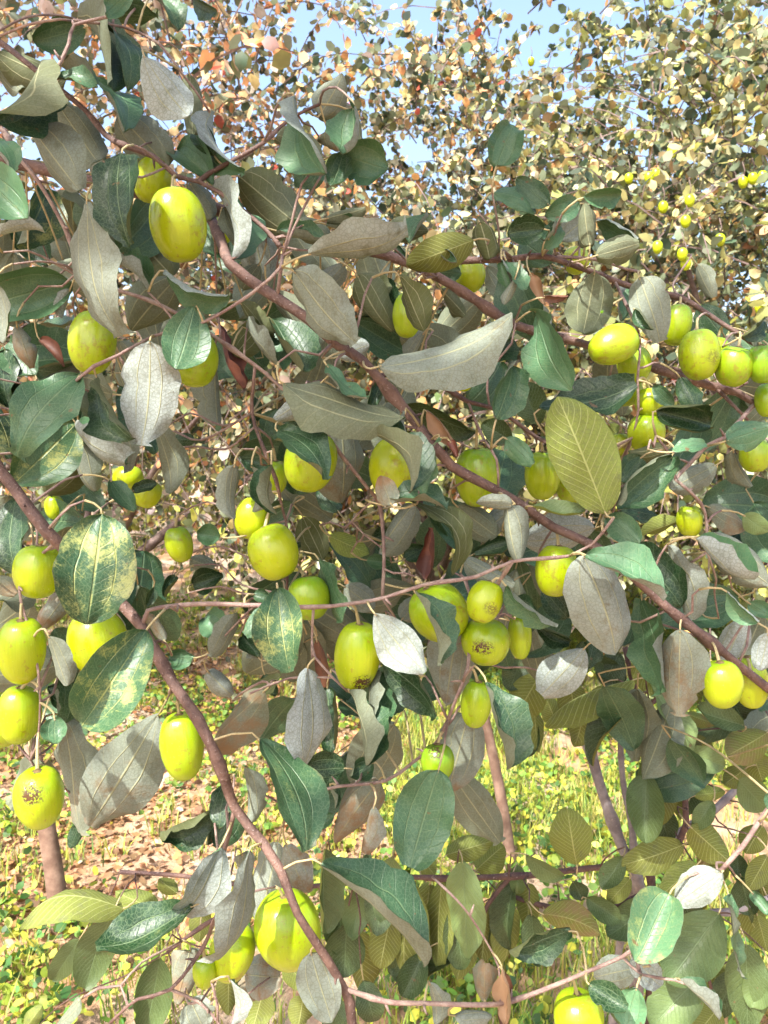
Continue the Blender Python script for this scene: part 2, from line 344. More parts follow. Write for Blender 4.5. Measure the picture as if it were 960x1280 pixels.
for key, (d, w0, w1, matk, pre, px) in BR.items():
    n = len(px); rows = []
    r = random.Random(key + 'd')
    starts = None
    if not pre and SAMP:                                        # root on the bough it springs from
        a = P(px[0][0], px[0][1], d); S = np.array(SAMP); j = np.argmin(np.linalg.norm(S - a, axis=1)); starts = S[j]
    for q in pre: rows.append((*q, w0 * d / FPX / 2 * (1.25 if len(pre) > 1 and key in 'ACZ' else 1.0)))
    for i, (x, y) in enumerate(px):
        t = i / (n - 1); wpx = w0 + (w1 - w0) * t
        dd = d + 0.012 * math.sin(i * 1.3 + r.random() * 2)
        p = P(x, y, dd)
        if i == 0 and starts is not None: p = starts
        rows.append((*p, wpx * d / FPX / 2 * .92))
    path = spline(rows, .011 if w0 < 9 else .014)
    o = add_branch(key, path, matk, tree); BROBJ[key] = o
    for q in path[::1]: SAMP.append(q[:3]); SBR.append(key)
SAMP = np.array(SAMP)
def nearest(p, minz=None):
    j = int(np.argmin(np.linalg.norm(SAMP - p, axis=1))); return SAMP[j], SBR[j], float(np.linalg.norm(SAMP[j] - p))

# ---------------------------------------------------------------- leaves (near)
NU, NV = 10, 16
def leaf_mesh(rnd, L, W, shape, bend, curl, twist, mats, wave, bites, thick=0.00035):
    tv = 0.5 - 0.5 * np.cos(np.linspace(0, math.pi, NV + 1)); tv = 0.6 * tv + 0.4 * np.linspace(0, 1, NV + 1); us = np.linspace(-1, 1, NU + 1)
    if shape == 'jujube':
        h = np.sin(math.pi * tv ** rnd.uniform(.78, 1.25)) ** (rnd.uniform(.55, .72) if W < .62 * L else .48)
    else: h = np.sin(math.pi * tv ** rnd.uniform(.9, 1.1)) ** rnd.uniform(.52, .62)
    if shape == 'jujube' and rnd.random() < .4: h[-2] *= 1.12
    h[0] = 0.02; h[-1] = rnd.choice((.03, .03, .12, .25, .38)) if shape == 'jujube' else .03
    V, UV = [], []; ph = rnd.random() * 6; ph2 = rnd.random() * 6; asym = rnd.uniform(-.08, .08)
    side_n = {}
    for s in (-1, 1):
        nz = np.array([1 + rnd.uniform(-.022, .018) for _ in tv]) * (1 + rnd.uniform(-.06, .06) * np.sin(tv * math.pi * 2 + rnd.random() * 6))
        for (bv, bs, bd, bw) in bites:
            if bs == s: nz *= 1 - bd * np.exp(-((tv - bv) / bw) ** 2)
        side_n[s] = nz
    fold = rnd.choice((0, .1, .25, .5)) if shape == 'jujube' else rnd.choice((.1, .2, .3)); tipc = rnd.choice((0, 0, .5, -.6, .9, -1.0)) * rnd.random()
    C = np.zeros((NV + 1, NU + 1, 3))
    for i, v in enumerate(tv):
        for j, u in enumerate(us):
            hw = W / 2 * h[i] * side_n[-1 if u < 0 else 1][i] * (1 + asym * np.sign(u))
            cu = curl * (0.75 + 0.5 * v) + 0.25 * curl * math.sin(v * 5 + ph)
            if abs(cu) > 1e-3: x = math.sin(cu * u) / cu * hw; z = (1 - math.cos(cu * u)) / cu * hw
            else: x, z = u * hw, 0.0
            z += wave * W * abs(u) ** 2 * (math.sin(v * 11 + ph + (1.7 if u > 0 else 0)) + .55 * math.sin(v * 23 + ph2 + u * 2)) + wave * .5 * W * math.sin(v * 5 + ph2) * u
            z += 0.018 * W * (math.cos(abs(u) * math.pi * 2 / .94) if shape == 'jujube' else abs(u) * 2.0)   # quilting between the veins
            z += fold * abs(u) * hw + tipc * L * max(0, v - .6) ** 2
            a = twist * (v - 0.4); ca, sa = math.cos(a), math.sin(a)
            C[i, j] = (x * ca - z * sa + asym * .25 * W * math.sin(v * math.pi), v * L, x * sa + z * ca + bend * L * 4 * v * (1 - v) * (0.7 + .6 * v))
    du = np.gradient(C, axis=1); dv = np.gradient(C, axis=0); N = np.cross(du, dv); N /= np.linalg.norm(N, axis=2, keepdims=True) + 1e-9
    U, Vv = np.meshgrid((us + 1) / 2, tv); uv = np.stack([U, Vv], -1).reshape(-1, 2)
    th = (thick * (1 - 0.8 * np.abs(us) ** 3))[None, :, None]
    top = (C + N * th).reshape(-1, 3); bot = (C - N * th).reshape(-1, 3); m = NU + 1; F = []; fm = []
    for i in range(NV):
        for j in range(NU):
            a = i * m + j; F.append((a, a + 1, a + m + 1, a + m)); fm.append(0)
    o = len(top)
    for i in range(NV):
        for j in range(NU):
            a = o + i * m + j; F.append((a, a + m, a + m + 1, a + 1)); fm.append(1)
    return np.vstack([top, bot]), F, fm, np.vstack([uv, uv])

KIND = {'T': ('j', 1, .30, .12, .1), 'K': ('j', 1, .06, .05, .1), 'P': ('j', 1, .62, .12, .1), 'M': ('j', 1, .95, .3, .2), 'Y': ('j', 1, .36, .95, .25),
        'U': ('j', -1, .44, .1, .12), 'W': ('j', -1, .84, .1, .05), 'O': ('j', -1, .15, .1, .12), 'B': ('j', -1, .50, .1, .55),
        'G': ('g', 1, .34, .08, .1), 'GK': ('g', 1, .08, .05, .2), 'GP': ('g', 1, .75, .05, .1), 'GO': ('g', -1, .28, .05, .15), 'GL': ('g', -1, .62, .05, .05), 'GB': ('g', -1, .3, .1, .5),
        'D': ('d', 1, .1, 0, 0), 'DB': ('d', 1, .7, 0, 0)}
LAYER = {'x': .555, 'f': .605, 'm': .69, 'r': .765, 'q': .87, 'g': .92, 'h': 1.02, 'i': 1.12}
MATS = {'j': ['jt', 'ju', 'petiole'], 'g': ['gt', 'gu', 'petiole'], 'd': ['dead', 'dead', 'petiole']}
TILE = {0: (0, 0, 1)}
for k in range(12): TILE[k + 1] = ((0, 310, 630)[k % 3], (0, 310, 630, 950)[k // 3], 330 / 960)
twig_count = [0]
def make_twig(q, b, key, parent, matk, r0=.0011, r1=.0008, sag=.12):
    v = b - q; L = np.linalg.norm(v); rr = random.Random(int(abs(b[0]) * 1e6) + 3)
    n1 = unit(np.cross(v, (rr.uniform(-1, 1), rr.uniform(-1, 1), rr.uniform(-1, 1))))
    m1 = q + v * .35 + n1 * L * rr.uniform(.04, .14); m2 = q + v * .7 + n1 * L * rr.uniform(-.05, .08) + np.array((0, 0, sag * L * .5))
    path = spline([(*q, r0), (*m1, r0), (*m2, (r0 + r1) / 2), (*b, r1)], .012)
    o = add_branch('t', path, matk, parent, 'twig', 6); twig_count[0] += 1
    return o
def place_leaf(line_no, bx, by, tx, ty, w, layer, kind, opts, nearest_fn, brobj, matk_twig):
    r = random.Random(int(bx * 131) * 7919 + int(by * 17) + int(tx * 3))
    sp, face, tone, mott, brown = KIND[kind]
    d = opts.get('d', LAYER[layer] + r.uniform(-.018, .018))
    Lpx = math.hypot(tx - bx, ty - by); Lm0 = Lpx * d / FPX
    asp = .60 if sp == 'j' else .48
    W = w * d / FPX
    zdef = r.uniform(-.22, .22)
    if face > 0 and sp == 'j' and abs(ty - by) > .5 * abs(tx - bx): zdef = -r.uniform(.15, .65) if ty > by else r.uniform(.15, .5)
    tilt = opts.get('z', zdef) * Lm0
    maxL = .15 if sp == 'g' else .125
    if w > 1.15 * Lpx * 1.0 and Lm0 < .05: tilt = math.copysign(.6 * Lm0, tilt)
    b = P(bx, by, d); t = P(tx, ty, d + tilt); L = np.linalg.norm(t - b)
    actW = max(W, min(asp * L, .062)); roll = math.acos(min(1, W / actW)) * (1 if r.random() < .5 else -1)
    yv = (t - b) / L; view = unit(CAM - (b + t) / 2); n = unit(view - yv * np.dot(view, yv)) * face
    ca, sa = math.cos(roll), math.sin(roll); s = np.cross(yv, n); n = n * ca + s * sa; xv = np.cross(yv, n)
    bend = opts.get('b', r.uniform(-.14, .14)); curl = opts.get('c', (r.choice((-.7, .4, .7, 1.0, 1.4, 1.8)) if sp == 'j' else r.choice((-.4, .3, .5, .8))) + r.uniform(-.15, .15)); tw = opts.get('t', r.uniform(-.6, .6))
    bites = []
    for _ in range(opts.get('n', r.choice((0, 0, 1, 1, 2, 3)) if sp == 'j' else r.choice((0, 0, 1)))): bites.append((r.uniform(.35, .97), r.choice((-1, 1)), r.uniform(.06, .26), r.uniform(.018, .045)))
    comp = min(abs(curl), 1.5); Wm = actW * (1 + .07 * comp * comp)
    V, F, fm, uv = leaf_mesh(r, L, Wm, 'jujube' if sp != 'g' else 'guava', bend * face if sp != 'd' else bend, curl if sp != 'd' else 1.6, tw, MATS[sp], r.uniform(.03, .085) if sp != 'g' else r.uniform(.02, .05), bites)
    M3 = np.stack([xv, yv, n], 0); V = V @ M3 + b
    q, key, dist = nearest_fn(b)
    par = brobj[key]; pend = q
    if dist > .042:
        back = unit(unit(q - b) - yv * .8); pend = b + back * .022
        make_twig(q, pend, key, par, matk_twig)
    v = pend - b; c1 = b - yv * np.linalg.norm(v) * .28
    pp = spline([(*(b + yv * .002), .0008), (*((b + c1) / 2 + v * .1), .0008), (*((c1 + pend) / 2), .0009), (*pend, .0011)], .008)
    pv, pf = tube(pp, 6, len(V)); fm = fm + [2] * len(pf); uv = np.vstack([uv, np.full((len(pv), 2), .5)])
    V = np.vstack([V, pv]) - b
    o = link('leaf', mesh('leaf', V, F + pf, MATS[sp], fm, uv), par, b)
    o.color = (min(1, max(0, tone + r.uniform(-.16, .16))), opts.get('m', mott), opts.get('k', brown), 1)
    return o

LEAVES = """
1 320 30 575 60 110 m K|1 470 -20 385 55 80 f P|1 560 -10 645 112 70 m T b=.12|1 700 -10 790 40 60 r T|1 290 70 402 322 110 m K b=.1|1 310 100 120 150 120 r T
1 350 90 475 312 72 m T b=.18|1 155 225 -20 435 120 f T|1 -10 190 235 300 150 r O|1 -20 230 70 320 90 r O|1 205 285 355 318 48 f P b=.1|1 255 270 440 492 80 m T b=.16
1 520 200 690 432 160 f W c=.2 b=-.05|1 690 270 700 492 140 m O|1 210 380 365 605 170 m U|1 105 452 285 690 175 f U c=.3|1 430 418 605 602 175 m U|1 345 570 350 765 75 r B
1 442 558 475 892 190 f K c=.55 b=.12 d=.6|1 645 550 772 665 125 m P|1 778 410 893 625 62 m P b=.15|1 690 665 765 795 100 m U|1 775 690 842 945 62 m P b=.1 t=.5|1 -25 500 45 620 95 f P
1 -60 640 105 800 190 f M d=.57|1 0 855 160 828 40 f W|1 170 690 60 900 150 q Y|0 108 252 140 420 60 f U c=.25 d=.59|1 275 690 425 955 60 m T t=.7|0 298 220 378 285 72 m O|1 815 755 882 885 72 m U
0 318 288 330 352 52 r U|0 175 300 215 345 60 q O|0 60 330 20 280 50 q T
2 172 350 300 640 80 f P t=1.1 c=1.5 b=.1|2 262 420 345 275 125 m U c=1.3|2 98 505 280 590 85 m O c=1.4 b=.1|2 340 560 505 620 185 f T c=1.3 b=.18 n=2|2 345 560 300 690 110 f T c=1.4|2 385 395 360 575 95 f P c=1.5 t=.6|2 250 420 390 400 90 m B c=1.5|2 290 470 330 550 110 m B c=1.2|2 400 430 425 525 50 m O
0 620 208 642 153 48 m T z=.1|2 285 795 428 768 80 m O|2 285 815 412 862 72 m P|2 425 870 562 850 90 m P|0 386 318 510 297 46 f W c=.35 b=.06 d=.6|2 105 840 285 892 60 m T|2 175 800 292 875 100 m O
2 515 830 655 840 100 m O|2 585 885 662 800 42 m P|0 592 300 508 332 46 m GO b=.3|0 600 278 612 324 46 m O|2 675 905 755 950 62 m P|0 268 195 250 165 30 m T|0 395 200 372 235 40 r T
3 165 745 45 650 95 m T|3 -35 700 115 770 72 m P|3 288 718 422 700 82 f P d=.66|3 272 738 148 785 92 m P|3 312 892 290 742 115 m O|3 335 930 492 885 115 m O|3 345 800 485 882 62 m P|3 145 830 15 850 112 m K
3 150 905 205 825 62 m P|3 148 875 188 790 40 m T|0 700 300 735 270 40 r U|0 690 330 650 300 44 r T
4 262 122 -40 205 245 m P b=.1|4 -15 120 12 345 55 f U|4 60 285 112 435 92 m B|4 255 150 220 255 45 m W|4 290 462 55 748 195 f T c=.3|4 275 640 55 852 220 m Y|4 -45 550 40 765 125 m Y m=.9
4 545 338 512 718 212 f W c=.25 d=.6|4 355 478 482 692 92 f T|4 310 520 400 702 115 r K|4 278 640 425 805 62 m P t=.7|4 708 212 640 448 172 f T c=.3 d=.6|4 600 80 832 182 75 f P b=.12 c=.8|4 640 110 478 302 185 r O
4 430 58 545 155 62 m P|4 562 640 622 892 105 m U|4 400 640 475 812 92 m U|4 400 845 492 952 82 f T d=.65|4 480 885 572 858 50 m K|4 302 740 168 892 155 r O|4 270 700 335 885 82 r U|4 852 788 850 985 92 f U d=.6|4 915 790 920 960 48 f U d=.61
4 782 420 792 645 112 r U|4 800 280 862 522 62 r D|4 960 260 850 392 110 r O|4 20 370 30 572 95 r K|4 145 335 230 420 60 r D|4 630 692 708 700 52 r K|0 40 560 70 605 44 r U|0 45 470 10 430 50 r T|0 5 480 20 520 40 r K
5 168 85 392 345 185 f U c=.4 b=.08 d=.61|5 78 155 218 355 95 m U|5 88 260 192 475 125 m T|5 -5 290 132 445 52 m P|5 -25 200 92 325 60 m O|5 398 100 522 305 135 m O|5 550 98 632 302 105 f O d=.62
5 478 432 962 255 190 f U c=.7 b=-.08 k=.3 d=.595 t=.3|5 128 495 548 655 165 f O c=.5 b=.05 d=.585|5 285 430 435 545 48 f P|5 332 535 352 925 205 m U k=.4|5 245 508 95 622 105 f W d=.6|5 108 668 285 835 125 f T d=.6|5 460 680 592 885 72 f T b=.15 d=.6
5 558 572 822 690 112 m GK|0 620 524 641 454 42 f T d=.6|5 960 700 850 640 95 r G|5 640 308 578 412 62 m U|5 965 320 828 402 92 r K|5 695 690 640 895 62 f P b=.12 t=.8 d=.605|5 520 935 482 828 90 f B d=.6|5 495 935 725 958 62 f T b=.14
5 650 590 755 720 70 f DB d=.62|5 735 700 760 760 50 f D|5 570 595 580 695 35 f P|5 680 90 775 92 92 r T|5 925 50 960 155 60 m P|5 700 150 790 245 100 r O|5 960 935 830 925 60 f U|5 330 960 260 860 80 r K|5 85 788 80 965 62 f T d=.61|5 540 0 600 70 60 r P|5 480 100 430 250 80 r K
5 350 60 260 160 90 r U|5 480 500 440 600 80 r K|5 330 395 440 350 90 m W|5 560 480 500 560 70 r U|5 860 310 760 420 80 r O|5 20 540 10 640 50 r K|0 420 500 450 540 50 r T|5 40 60 -20 150 90 r O
6 118 230 215 508 140 f P c=.3 d=.64|6 330 88 288 312 185 m O|6 492 108 572 332 155 m U|6 712 208 802 325 115 r K|6 128 582 480 498 120 f K c=.5 d=.63|0 757 642 697 496 84 f GL c=.2 b=.04 d=.6 t=0 z=.05|6 555 590 748 645 165 f K d=.65
6 612 758 415 942 155 f T d=.62|6 615 742 735 715 52 f P|6 808 702 965 650 125 f P d=.63|6 832 738 905 868 75 m U|6 772 790 600 880 110 r U|6 640 470 702 595 85 m T|6 540 500 618 570 60 m T|6 132 640 58 495 125 r G
6 480 220 545 295 52 m T|6 865 320 940 262 55 m K|6 960 255 920 365 50 m U|6 590 720 455 740 75 m O|6 500 760 425 845 90 m T|6 8 690 105 790 85 f P d=.63|6 95 95 150 205 60 m DB|6 140 180 235 178 36 m D|6 10 50 70 165 65 m P|6 40 110 0 205 60 m U|6 800 320 850 400 70 r U|6 420 140 430 260 60 r P
6 380 640 430 700 60 r GL|6 540 620 560 560 60 r O|6 700 60 760 180 70 q O|6 880 640 960 560 70 q O|6 330 560 260 600 60 r P
7 372 38 318 438 290 x Y c=.5 b=.08 n=2 z=-.2|7 532 458 298 805 240 x Y c=.6 b=.1 z=-.2|0 198 893 112 1034 90 f B c=.2 k=.4 d=.672 z=0|7 62 -20 48 245 135 m K|7 -20 270 60 330 70 m B|7 235 335 148 455 115 m B|7 178 478 242 662 72 f U t=.8|7 242 575 232 802 92 m K|7 200 778 200 872 95 f P
7 290 598 292 825 85 m U|0 78 898 88 1046 50 m U k=.4 d=.68|7 962 680 738 885 155 m B|7 700 290 812 262 98 r K|7 705 560 622 560 100 r P|7 600 500 525 400 70 m B|7 800 122 718 108 82 m P|7 690 200 780 230 70 r O|7 860 392 775 560 90 r U|7 560 300 530 370 40 r T
7 940 560 885 480 70 r K|7 640 260 600 340 50 r K|7 960 420 900 560 80 r U|0 12 660 30 620 46 r K|0 100 880 60 860 44 r K|0 285 790 255 770 40 q P|0 260 840 290 870 40 q W
8 108 308 152 612 182 x Y c=.5 b=.1|8 20 328 112 352 70 f T|8 112 390 -10 478 105 f T|8 258 198 335 432 82 m T|8 460 398 645 612 165 f W c=.25 d=.585|8 500 578 685 775 120 f K c=.6 d=.63|8 560 640 520 765 90 m K|8 450 608 462 848 82 f T d=.64
8 215 598 188 975 145 f W c=.2 d=.6|8 288 668 310 905 130 m K|8 368 678 405 965 85 f T d=.62 b=.12|8 608 318 688 588 66 f T b=.1 t=.3 c=.5 z=-.1 d=.6|8 762 468 722 725 195 m B k=.4|0 585 893 560 992 70 m B k=.4|8 868 648 945 965 112 f T d=.6 c=.7
8 602 0 478 182 125 m U|8 585 -15 745 262 80 f O b=.3 d=.62|8 818 182 965 148 85 m K|8 788 195 968 295 105 m U|8 965 360 895 310 70 m K|8 200 48 275 205 120 r O|8 295 115 440 180 85 r GL|8 430 205 522 215 60 r P|8 648 282 662 88 72 m D|8 758 8 905 118 122 m O
8 962 20 825 120 120 m U|0 325 924 382 1064 58 f Y m=.4 c=.5 b=.12 d=.585|8 250 495 280 705 52 m D|8 -5 692 125 632 65 m O|8 350 300 460 380 100 r U|8 570 200 640 160 80 r K|8 60 620 100 700 60 r K|8 450 130 520 100 60 r K|8 560 420 620 340 90 r U|8 140 180 190 140 60 r T
9 290 188 405 545 215 f B k=.35 c=.25 d=.6|9 298 185 585 345 115 f P c=.4 d=.585|9 440 158 645 375 155 m K|9 600 148 712 405 112 m U|9 698 128 895 288 42 f M d=.6 b=-.1|9 742 118 965 292 165 m B k=.35|9 332 88 58 135 145 r W|9 10 8 52 212 115 f U d=.62
9 8 298 205 425 62 f P b=.1|9 20 345 125 405 60 m T|9 140 308 232 415 92 m K|9 120 440 240 500 70 r K|9 0 125 45 190 60 m K|9 292 525 138 695 150 m W c=.3|9 640 458 638 768 185 f B k=.45 c=.3 d=.61|9 872 418 788 605 135 m W
9 812 318 932 422 52 f P|9 890 360 965 410 66 m P|9 962 470 930 605 90 f W d=.61|9 642 58 488 112 62 m GL|9 420 5 565 40 70 r K|9 375 45 495 145 105 f P d=.62|9 870 40 965 105 80 m GP|9 742 10 890 85 85 m B|9 105 8 295 25 45 f GP d=.62
9 500 345 575 690 130 m P c=.3 d=.66|9 60 480 110 380 70 r K|9 250 600 290 500 60 r K|9 330 480 300 600 70 r K|9 720 400 660 330 60 r O|9 480 400 440 520 60 r K
10 702 530 362 702 172 f K m=.35 c=.3 d=.6|10 778 180 582 275 102 m K|10 800 318 648 565 155 f W d=.6|10 905 330 815 745 118 f B k=.35 c=.4 d=.585 t=.2|10 692 688 640 885 155 m B|10 292 868 188 972 52 f U|10 760 200 755 310 42 r T|10 965 780 860 860 100 m B
10 895 20 905 235 72 m U|10 830 80 800 250 80 m K|10 690 870 740 975 130 m U|10 838 800 840 965 38 f W|0 100 1030 88 1060 20 m K|10 880 340 900 450 80 r U|0 300 1010 270 1060 40 r T
11 692 38 588 392 222 f T c=.3 d=.61|11 268 375 642 752 135 f T c=.5 b=.05 d=.585 t=.15 z=-.15|11 472 78 318 292 175 m B|11 460 170 400 335 82 f B|11 240 230 312 200 60 m P|11 110 298 28 645 195 m B k=.3|11 140 310 225 490 110 m B|11 228 700 312 962 155 f B k=.3 d=.6
11 -10 780 118 790 150 m B|11 660 808 682 965 72 f U|11 750 930 885 930 60 f U|11 300 100 325 172 32 m T|11 440 330 400 435 40 m T|11 240 80 130 180 90 m K|11 352 30 200 40 130 m K|11 450 10 370 60 90 m K|11 860 880 860 745 112 f B d=.62|11 925 760 945 965 60 f DB|11 910 900 940 1000 50 f D
12 600 488 488 732 185 f M m=.7 c=.3 d=.6|12 792 408 622 525 130 f W d=.6 c=.2 t=.1 b=0|12 815 488 828 785 36 f P d=.61|12 242 618 28 722 95 f K d=.62|12 472 758 328 792 112 m U|12 470 710 565 820 105 m W|12 310 818 445 902 95 f K|12 482 828 448 975 125 f M d=.6|12 640 798 785 942 36 f P
12 960 180 985 120 60 f T|12 900 480 965 560 66 m P|12 0 770 15 870 60 f D
"""
GLEAVES = """
10 448 540 68 605 105 g GO b=.25|10 405 568 310 832 150 g G|10 290 650 190 805 90 h G|10 582 552 420 480 92 h GO b=.2|10 645 485 575 435 56 h GO|10 740 510 725 662 80 h GO|10 582 718 530 985 155 g G|10 830 760 830 930 100 h GO|10 700 980 740 860 90 h G|10 90 980 150 900 60 i GO
11 275 325 282 625 100 g G|11 360 590 350 790 165 h GK|11 525 350 488 585 132 g GP|11 780 368 800 718 145 g GP|11 720 345 888 295 92 h GO|11 830 400 930 310 120 h GO|11 600 440 600 832 120 h GO|11 705 440 700 745 105 h GO|11 802 700 640 805 72 h G|11 60 830 20 975 120 h GO|11 140 740 232 840 95 h GL|11 905 510 870 695 60 h GK|11 930 440 900 690 95 i GO|11 620 350 680 420 80 h GO|11 460 480 560 640 80 i GK|11 520 780 600 660 80 i GK
12 265 382 230 178 155 g GO|12 80 345 218 425 62 g G|12 432 350 358 472 82 g G|12 520 45 508 298 142 g G|12 500 0 480 140 60 g GP|12 652 308 428 382 115 g GO|12 680 245 825 375 125 g GO|12 782 558 595 812 205 g G|12 705 795 535 975 170 g G|12 880 668 885 975 155 g G|12 850 760 770 935 105 h GK|12 140 560 365 640 110 g GB b=-.2
12 300 500 425 585 85 h G|12 562 508 378 645 125 h G|12 705 378 568 492 105 g GL|12 740 300 720 405 60 h GB|12 690 130 805 115 55 h GL|12 850 70 965 190 115 g G|12 960 345 890 470 80 g GO|12 850 340 850 440 70 h GK|12 250 440 285 510 70 h GK|12 50 380 50 490 66 h GP|12 90 450 90 635 95 h GO|12 40 440 30 690 90 h GK|12 165 550 260 520 52 h GK|12 600 100 640 220 60 h GO|12 760 150 690 250 70 g G|12 920 560 960 700 80 h GO|12 830 480 880 600 80 h G|12 560 560 480 500 60 i GK
9 470 640 148 805 82 g GO b=.1|9 360 660 370 825 140 h GB k=.4|9 470 720 325 955 92 g GK|9 525 640 640 965 92 g GP b=.1|9 872 805 688 748 92 g G|9 660 760 770 800 50 h GB|9 960 830 812 915 130 g GB|9 130 620 30 790 140 h GO|9 110 700 130 905 75 h GO|9 640 895 805 955 95 g G|9 860 780 650 850 110 h G|9 640 360 840 440 90 h GO|9 520 730 560 900 80 h G|9 260 600 180 700 80 h GK|9 330 560 440 640 80 h GK|9 900 700 960 780 80 h G|9 10 600 90 720 80 i GK|9 200 820 150 700 90 i GO|9 560 860 520 940 60 h GK
9 480 560 560 700 100 h GO|9 700 600 640 740 110 h GO|9 820 640 760 760 110 h G|9 950 640 860 720 110 h GO|9 400 700 460 860 90 h GO|9 240 640 260 800 110 h GO|9 60 560 20 680 100 h GK|9 700 840 740 960 90 h GO|9 900 900 940 1010 100 h GO|9 880 960 800 1020 80 h GO
11 660 450 640 700 110 i GO|11 560 600 540 800 110 i GK|11 400 620 420 860 110 i GO|11 820 560 760 800 110 i GO|11 500 400 440 520 90 i GO|11 760 420 700 560 80 i GK|11 330 860 300 980 100 i G
12 600 60 560 240 90 h GO|12 700 460 640 640 120 h GO|12 860 520 940 660 110 h GO|12 640 640 560 780 110 h GO|12 960 760 900 900 110 g G|12 780 900 700 1000 110 h GO|12 460 430 380 520 70 h GO|12 940 240 880 340 100 h GO|12 800 330 740 460 90 h GO|12 420 960 470 820 90 i G
11 480 420 470 640 120 h GK|11 580 440 560 680 120 h GK|11 660 560 640 800 125 h GO|11 520 560 480 760 120 h GO|11 750 520 780 760 115 h GK|11 420 460 380 640 110 h G|11 340 520 330 700 110 h GK|11 870 540 850 740 110 h GO|11 640 700 560 860 110 h GK|11 200 860 180 980 110 h GO|11 420 800 460 960 100 h GK
12 20 520 10 760 110 h GO|12 100 560 120 740 90 h GK|12 640 480 700 620 120 h GK|12 860 420 900 560 110 h GK|12 720 700 800 860 130 h GO|12 920 420 960 560 100 h GO|12 560 160 600 300 100 h GK|12 700 60 660 200 90 h GK
9 540 560 600 700 110 h GK|9 820 700 900 840 120 h GK|9 300 720 260 880 110 h GO|9 100 760 60 920 110 h GK|9 420 540 360 660 110 h GK|9 620 820 700 920 110 h GK
"""
def parse(txt):
    out = []
    for ln in txt.strip().splitlines():
        for e in ln.split('|'):
            f = e.split(); x0, y0, s = TILE[int(f[0])]; v = [float(a) for a in f[1:6]]
            out.append((x0 + v[0] * s, y0 + v[1] * s, x0 + v[2] * s, y0 + v[3] * s, v[4] * s, f[6], f[7], {a[0]: (int(a[2:]) if a[0] == 'n' else float(a[2:])) for a in f[8:]}))
    return out
for i, a in enumerate(parse(LEAVES)): place_leaf(i, *a, nearest, BROBJ, 'twig')

# leaves deeper in the boughs, behind the ones picked out above
rv, rf, rm, ruv, off = [], [], [], [], 0; rr = random.Random(99)
rear_org = P(480, 500, .85)
for k in range(150):
    px, py = rr.uniform(-40, 1000), rr.uniform(230, 980)
    if px > 600 and py < 300: continue
    if py > 780 and 80 < px < 340: continue
    if 180 < px < 340 and 470 < py < 900: continue
    if px > 680 and py < 420: continue
    d = rr.uniform(.80, .98); b = P(px, py, d); L = rr.uniform(.07, .10); W = L * rr.uniform(.5, .72)
    y = unit((rr.uniform(-.9, .9), rr.uniform(-.5, .5), rr.uniform(-1.2, .1))); view = unit(CAM - b); n = unit(view - y * np.dot(view, y)); n = unit(n + .7 * np.array((rr.uniform(-1, 1), rr.uniform(-1, 1), rr.uniform(-1, 1)))); n = unit(n - y * np.dot(n, y)) * rr.choice((-1, 1, 1)); x = np.cross(y, n)
    V, F, fm, uv = leaf_mesh(rr, L, W, 'jujube', rr.uniform(-.15, .15), rr.uniform(-.3, 1), rr.uniform(-.5, .5), None, .06, [])
    V = V @ np.stack([x, y, n], 0) + b
    q, key, dist = nearest(b); c1 = b - y * .02; pv, pf = tube(spline([(*b, .0009), (*c1, .0009), (*((c1 + q) / 2 + np.array((0, 0, .01))), .001), (*q, .0012)], .02), 5, len(V))
    V = np.vstack([V, pv]); F = F + pf; fm = fm + [2] * len(pf); uv = np.vstack([uv, np.full((len(pv), 2), .5)])
    rv.append(V - rear_org); rf += [tuple(i + off for i in f) for f in F]; rm += fm; ruv.append(uv); off += len(V)
ro = link('rear_leaves', mesh('rear_leaves', np.vstack(rv), rf, MATS['j'], rm, np.vstack(ruv)), tree, rear_org); ro['kind'] = 'stuff'; ro.color = (.30, .1, .0, 1)

# ---------------------------------------------------------------- fruit
def fruit_mesh(r, w, h, lob):
    nu, nv = 28, 18; V = []; F = []
    ph = r.random() * 6; k = r.choice((2, 3, 3)); sk = r.uniform(-.06, .06)
    for i in range(nv + 1):
        a = math.pi * i / nv; z = -math.cos(a); rr = math.sin(a) ** .88
        rr *= 1 + .05 * z
        dent = .10 * math.exp(-((1 - z) / .07)) ; dent2 = .035 * math.exp(-((1 + z) / .05))
        for j in range(nu):
            t = 2 * math.pi * j / nu; l = 1 + lob * math.cos(k * t + ph) * (1 - z * z * .4) + .012 * math.cos(5 * t + ph * 2)
            V.append((w / 2 * rr * l * math.cos(t) + sk * w * z * .5, w / 2 * rr * l * math.sin(t), h / 2 * (z - dent + dent2)))
    for i in range(nv):
        for j in range(nu):
            a, b = i * nu + j, i * nu + (j + 1) % nu; F.append((a, b, b + nu, a + nu))
    return V, F
SHARED = ('half hidden jujube fruit deep among the leaves of the near boughs', 'jujube fruits on the near tree')
